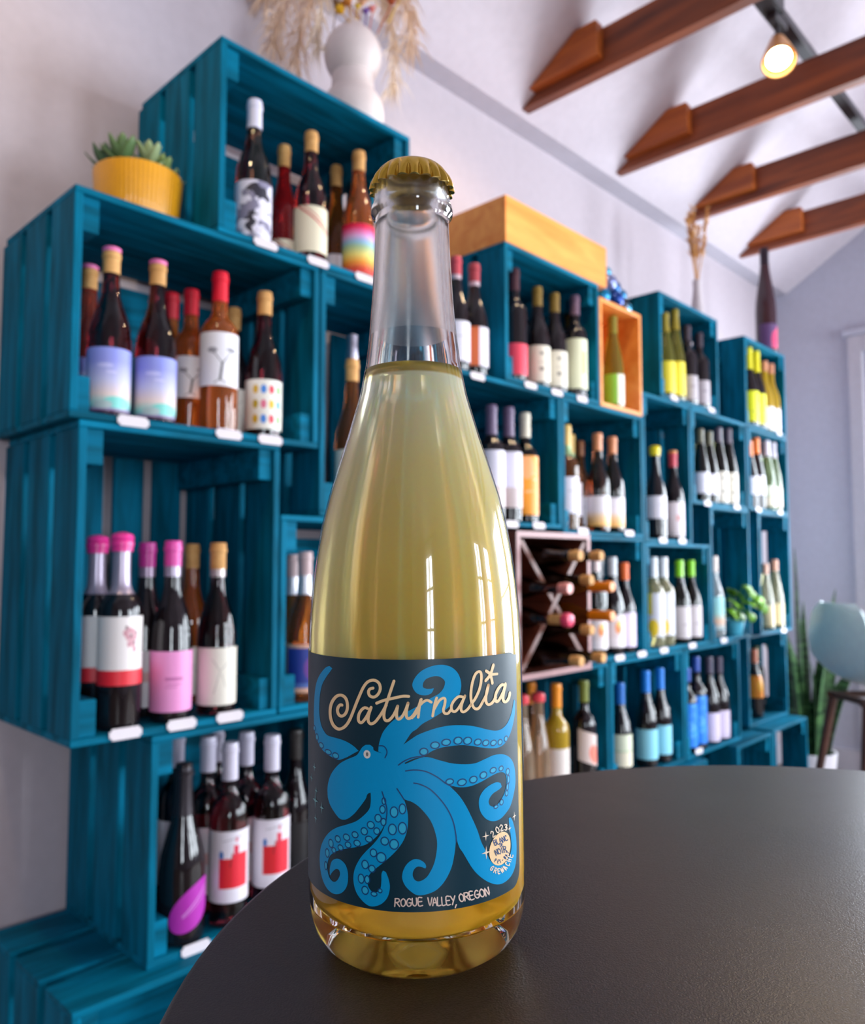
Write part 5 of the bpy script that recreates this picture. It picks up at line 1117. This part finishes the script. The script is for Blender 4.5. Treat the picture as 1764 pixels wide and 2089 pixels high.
for i, (a, z) in enumerate(((-.045, .15), (-.03, .19), (.0, .175), (.035, .19), (.06, .16), (.075, .13), (-.04, .11), (-.02, .13), (.03, .14), (.045, .10), (-.035, .085), (.005, .1), (.07, .175), (.02, .205))):
    b_ = rnd.uniform(-.075, -.01); p = V3(a, b_ , z)
    bm = bmesh.new(); tube(bm, [(0, 0, .05), (p[0] * .5, p[1] * .5, z * .75), (p[0], p[1], z)], .0015, 5); obj('stem', bm, LG[1], t, True)
    l = bpy.data.objects.new('leaf', ml[i % 2]); COL.objects.link(l); l.parent = t; l.location = p
    l.rotation_euler = (rnd.uniform(-.3, .3), rnd.uniform(.3, 1.0), (math.atan2(p[1] - .02, p[0]) if p[0] > -.01 else -1.2) + rnd.uniform(-.9, .9))

# ------------------------------------------------------------------ snake plant in a white pot by the end wall
t = thing('snake_plant', 'tall snake plant in a white pot between the crates and the end wall', 'potted plant', (4.06, 1.36, 0))
bm = bmesh.new(); lathe(bm, [(0, 0), (0, .085), (.006, .095), (.17, .115), (.18, .116), (.18, .108), (.16, .105), (.16, 0)], 40); obj('pot', bm, plain('white_pot', srgb(226, 222, 230), .4), t, True)
bm = bmesh.new(); lathe(bm, [(.161, .104), (.165, 0)], 20); obj('soil', bm, plain('dark_soil', srgb(60, 44, 34), .9), t, True)
def snake_mat():
    m, nt, out = new_mat('snake_leaf'); L = nt.links; p = pbsdf(nt, None, .4)
    tc = nt.nodes.new('ShaderNodeTexCoord'); wv = nt.nodes.new('ShaderNodeTexNoise'); mp = nt.nodes.new('ShaderNodeMapping'); mp.inputs['Scale'].default_value = (6, 6, 38)
    L.new(tc.outputs['Object'], mp.inputs[0]); L.new(mp.outputs[0], wv.inputs['Vector']); wv.inputs['Scale'].default_value = 1.2
    r_ = nt.nodes.new('ShaderNodeValToRGB'); r_.color_ramp.elements[0].position = .38; r_.color_ramp.elements[1].position = .62; r_.color_ramp.elements[0].color = srgb(28, 58, 34); r_.color_ramp.elements[1].color = srgb(74, 112, 66)
    L.new(wv.outputs['Fac'], r_.inputs[0]); L.new(r_.outputs[0], p.inputs['Base Color']); L.new(p.outputs[0], out.inputs[0]); return m
SN = snake_mat()
for i, (a, b, hh, lean, tw) in enumerate(((-.03, -.02, 1.0, -.03, .3), (-.06, .02, .88, -.13, 1.2), (.03, -.03, .80, .10, 2.0), (.0, .03, .74, .0, .9), (.05, .02, .70, .16, 1.6), (-.045, -.05, .64, -.10, 2.6), (.02, -.06, .58, .05, .1), (.065, -.02, .5, .2, 1.1), (-.02, .06, .6, -.2, .4), (.0, -.07, .45, -.02, 2.9))):
    bm = bmesh.new(); n = 10; rows = []
    for k in range(n + 1):
        f = k / n; w_ = .043 * (1 - f ** 3) ** .9 * (.72 + .4 * math.sin(math.pi * min(f * 1.2, 1))) + .0006
        an = tw + .5 * f; dx, dy = math.cos(an) * w_, math.sin(an) * w_; c = Vector(V3(a + lean * f * f, b, .16 + hh * f)); nrm = Vector((-math.sin(an), math.cos(an), 0)) * w_ * .35
        rows.append([bm.verts.new(c + Vector((dx, dy, 0)) + nrm), bm.verts.new(c), bm.verts.new(c - Vector((dx, dy, 0)) + nrm)])
    for A, B in zip(rows, rows[1:]):
        for j in range(2): bm.faces.new([A[j], A[j + 1], B[j + 1], B[j]])
    bmesh.ops.recalc_face_normals(bm, faces=bm.faces); bmesh.ops.solidify(bm, geom=list(bm.faces), thickness=.003)
    obj('leaf', bm, SN, t, True)

# ------------------------------------------------------------------ shell stool
AQUA = plain('pale_aqua_plastic', srgb(226, 248, 252), .4)
LEGW = wood('stool_leg_wood', srgb(60, 34, 28), srgb(96, 58, 46), .45, scale=(20, 20, 3), rnd=.06)
SEAT_Z = EZ - .505
t = thing('shell_stool', 'pale aqua shell stool with dark wooden legs at the right edge', 'stool', (3.475, .905, 0), -.74)
side = [(-.205, .335, .115), (-.20, .30, .165), (-.188, .22, .20), (-.17, .13, .215), (-.14, .06, .225), (-.09, .02, .23), (-.02, .004, .232), (.08, .0, .232), (.16, .002, .225), (.215, -.012, .205)]
S = catmull(side, 4); bm = bmesh.new(); rows = []
for i, (x, z, hw) in enumerate(S):
    f = i / (len(S) - 1); row = []
    for j in range(17):
        u = -1 + 2 * j / 16; back = max(0, 1 - f * 2.2)
        lift = (.05 * (1 - back) * math.sin(math.pi * min(f * 1.15, 1))) * abs(u) ** 2.6; fw = .055 * back * abs(u) ** 2.2
        row.append(bm.verts.new((x + fw, u * hw, SEAT_Z + .012 + z + lift)))
    rows.append(row)
for A, B in zip(rows, rows[1:]):
    for j in range(16): bm.faces.new([A[j], A[j + 1], B[j + 1], B[j]])
bmesh.ops.recalc_face_normals(bm, faces=bm.faces); bmesh.ops.solidify(bm, geom=list(bm.faces), thickness=.007)
obj('seat_shell', bm, AQUA, t, True)
bm = bmesh.new()
for sg in (-1, 1): tube(bm, [(-.14, sg * .11, SEAT_Z - .03), (.15, sg * .11, SEAT_Z - .03)], .013, 10)
for sx_ in (-.12, .13): tube(bm, [(sx_, -.13, SEAT_Z - .028), (sx_, .13, SEAT_Z - .028)], .013, 10)
obj('seat_frame', bm, LEGW, t, True)
for sx_ in (-1, 1):
    for sy in (-1, 1):
        bm = bmesh.new(); tube(bm, [(.005 + sx_ * .12, sy * .11, SEAT_Z - .02), (.005 + sx_ * .205, sy * .185, 0.0)], [.018, .0125], 12); obj('leg', bm, LEGW, t, True)
zf = .2; k_ = 1 - zf / (SEAT_Z - .02); q = lambda a0, a1, z: a0 + (a1 - a0) * (1 - z / (SEAT_Z - .02))
fx, fy = q(.12, .205, zf), q(.11, .185, zf)
for (p_, r_) in (((-fx, -fy), (fx, -fy)), ((-fx, fy), (fx, fy)), ((-fx, -fy), (-fx, fy)), ((fx, -fy), (fx, fy))):
    bm = bmesh.new(); tube(bm, [(p_[0] + .005, p_[1], zf), (r_[0] + .005, r_[1], zf)], .006, 8); obj('foot_rail', bm, BLACKM, t, True)

# ------------------------------------------------------------------ shelf price tags
me = None
def tag_mesh(w_, h_):
    bm = bmesh.new(); bx(bm, -w_ / 2, w_ / 2, -.0012, 0, -h_ / 2, h_ / 2); bmesh.ops.bevel(bm, geom=[e for e in bm.edges if abs(e.verts[0].co.y - e.verts[1].co.y) > 1e-5], offset=.004, segments=2, affect='EDGES')
    m_ = bpy.data.meshes.new('price_tag'); bm.to_mesh(m_); bm.free(); m_.materials.append(PAPER); return m_
TM = tag_mesh(.056, .019)
for (x, z, lb) in TAGS:
    o = bpy.data.objects.new('price_tag', TM); COL.objects.link(o); o.location = (x, 1.2985, z + EZ); o.rotation_euler = (R(-8), 0, 0)
    tag(o, lb, 'price tag', 'price tags on the crate edges')
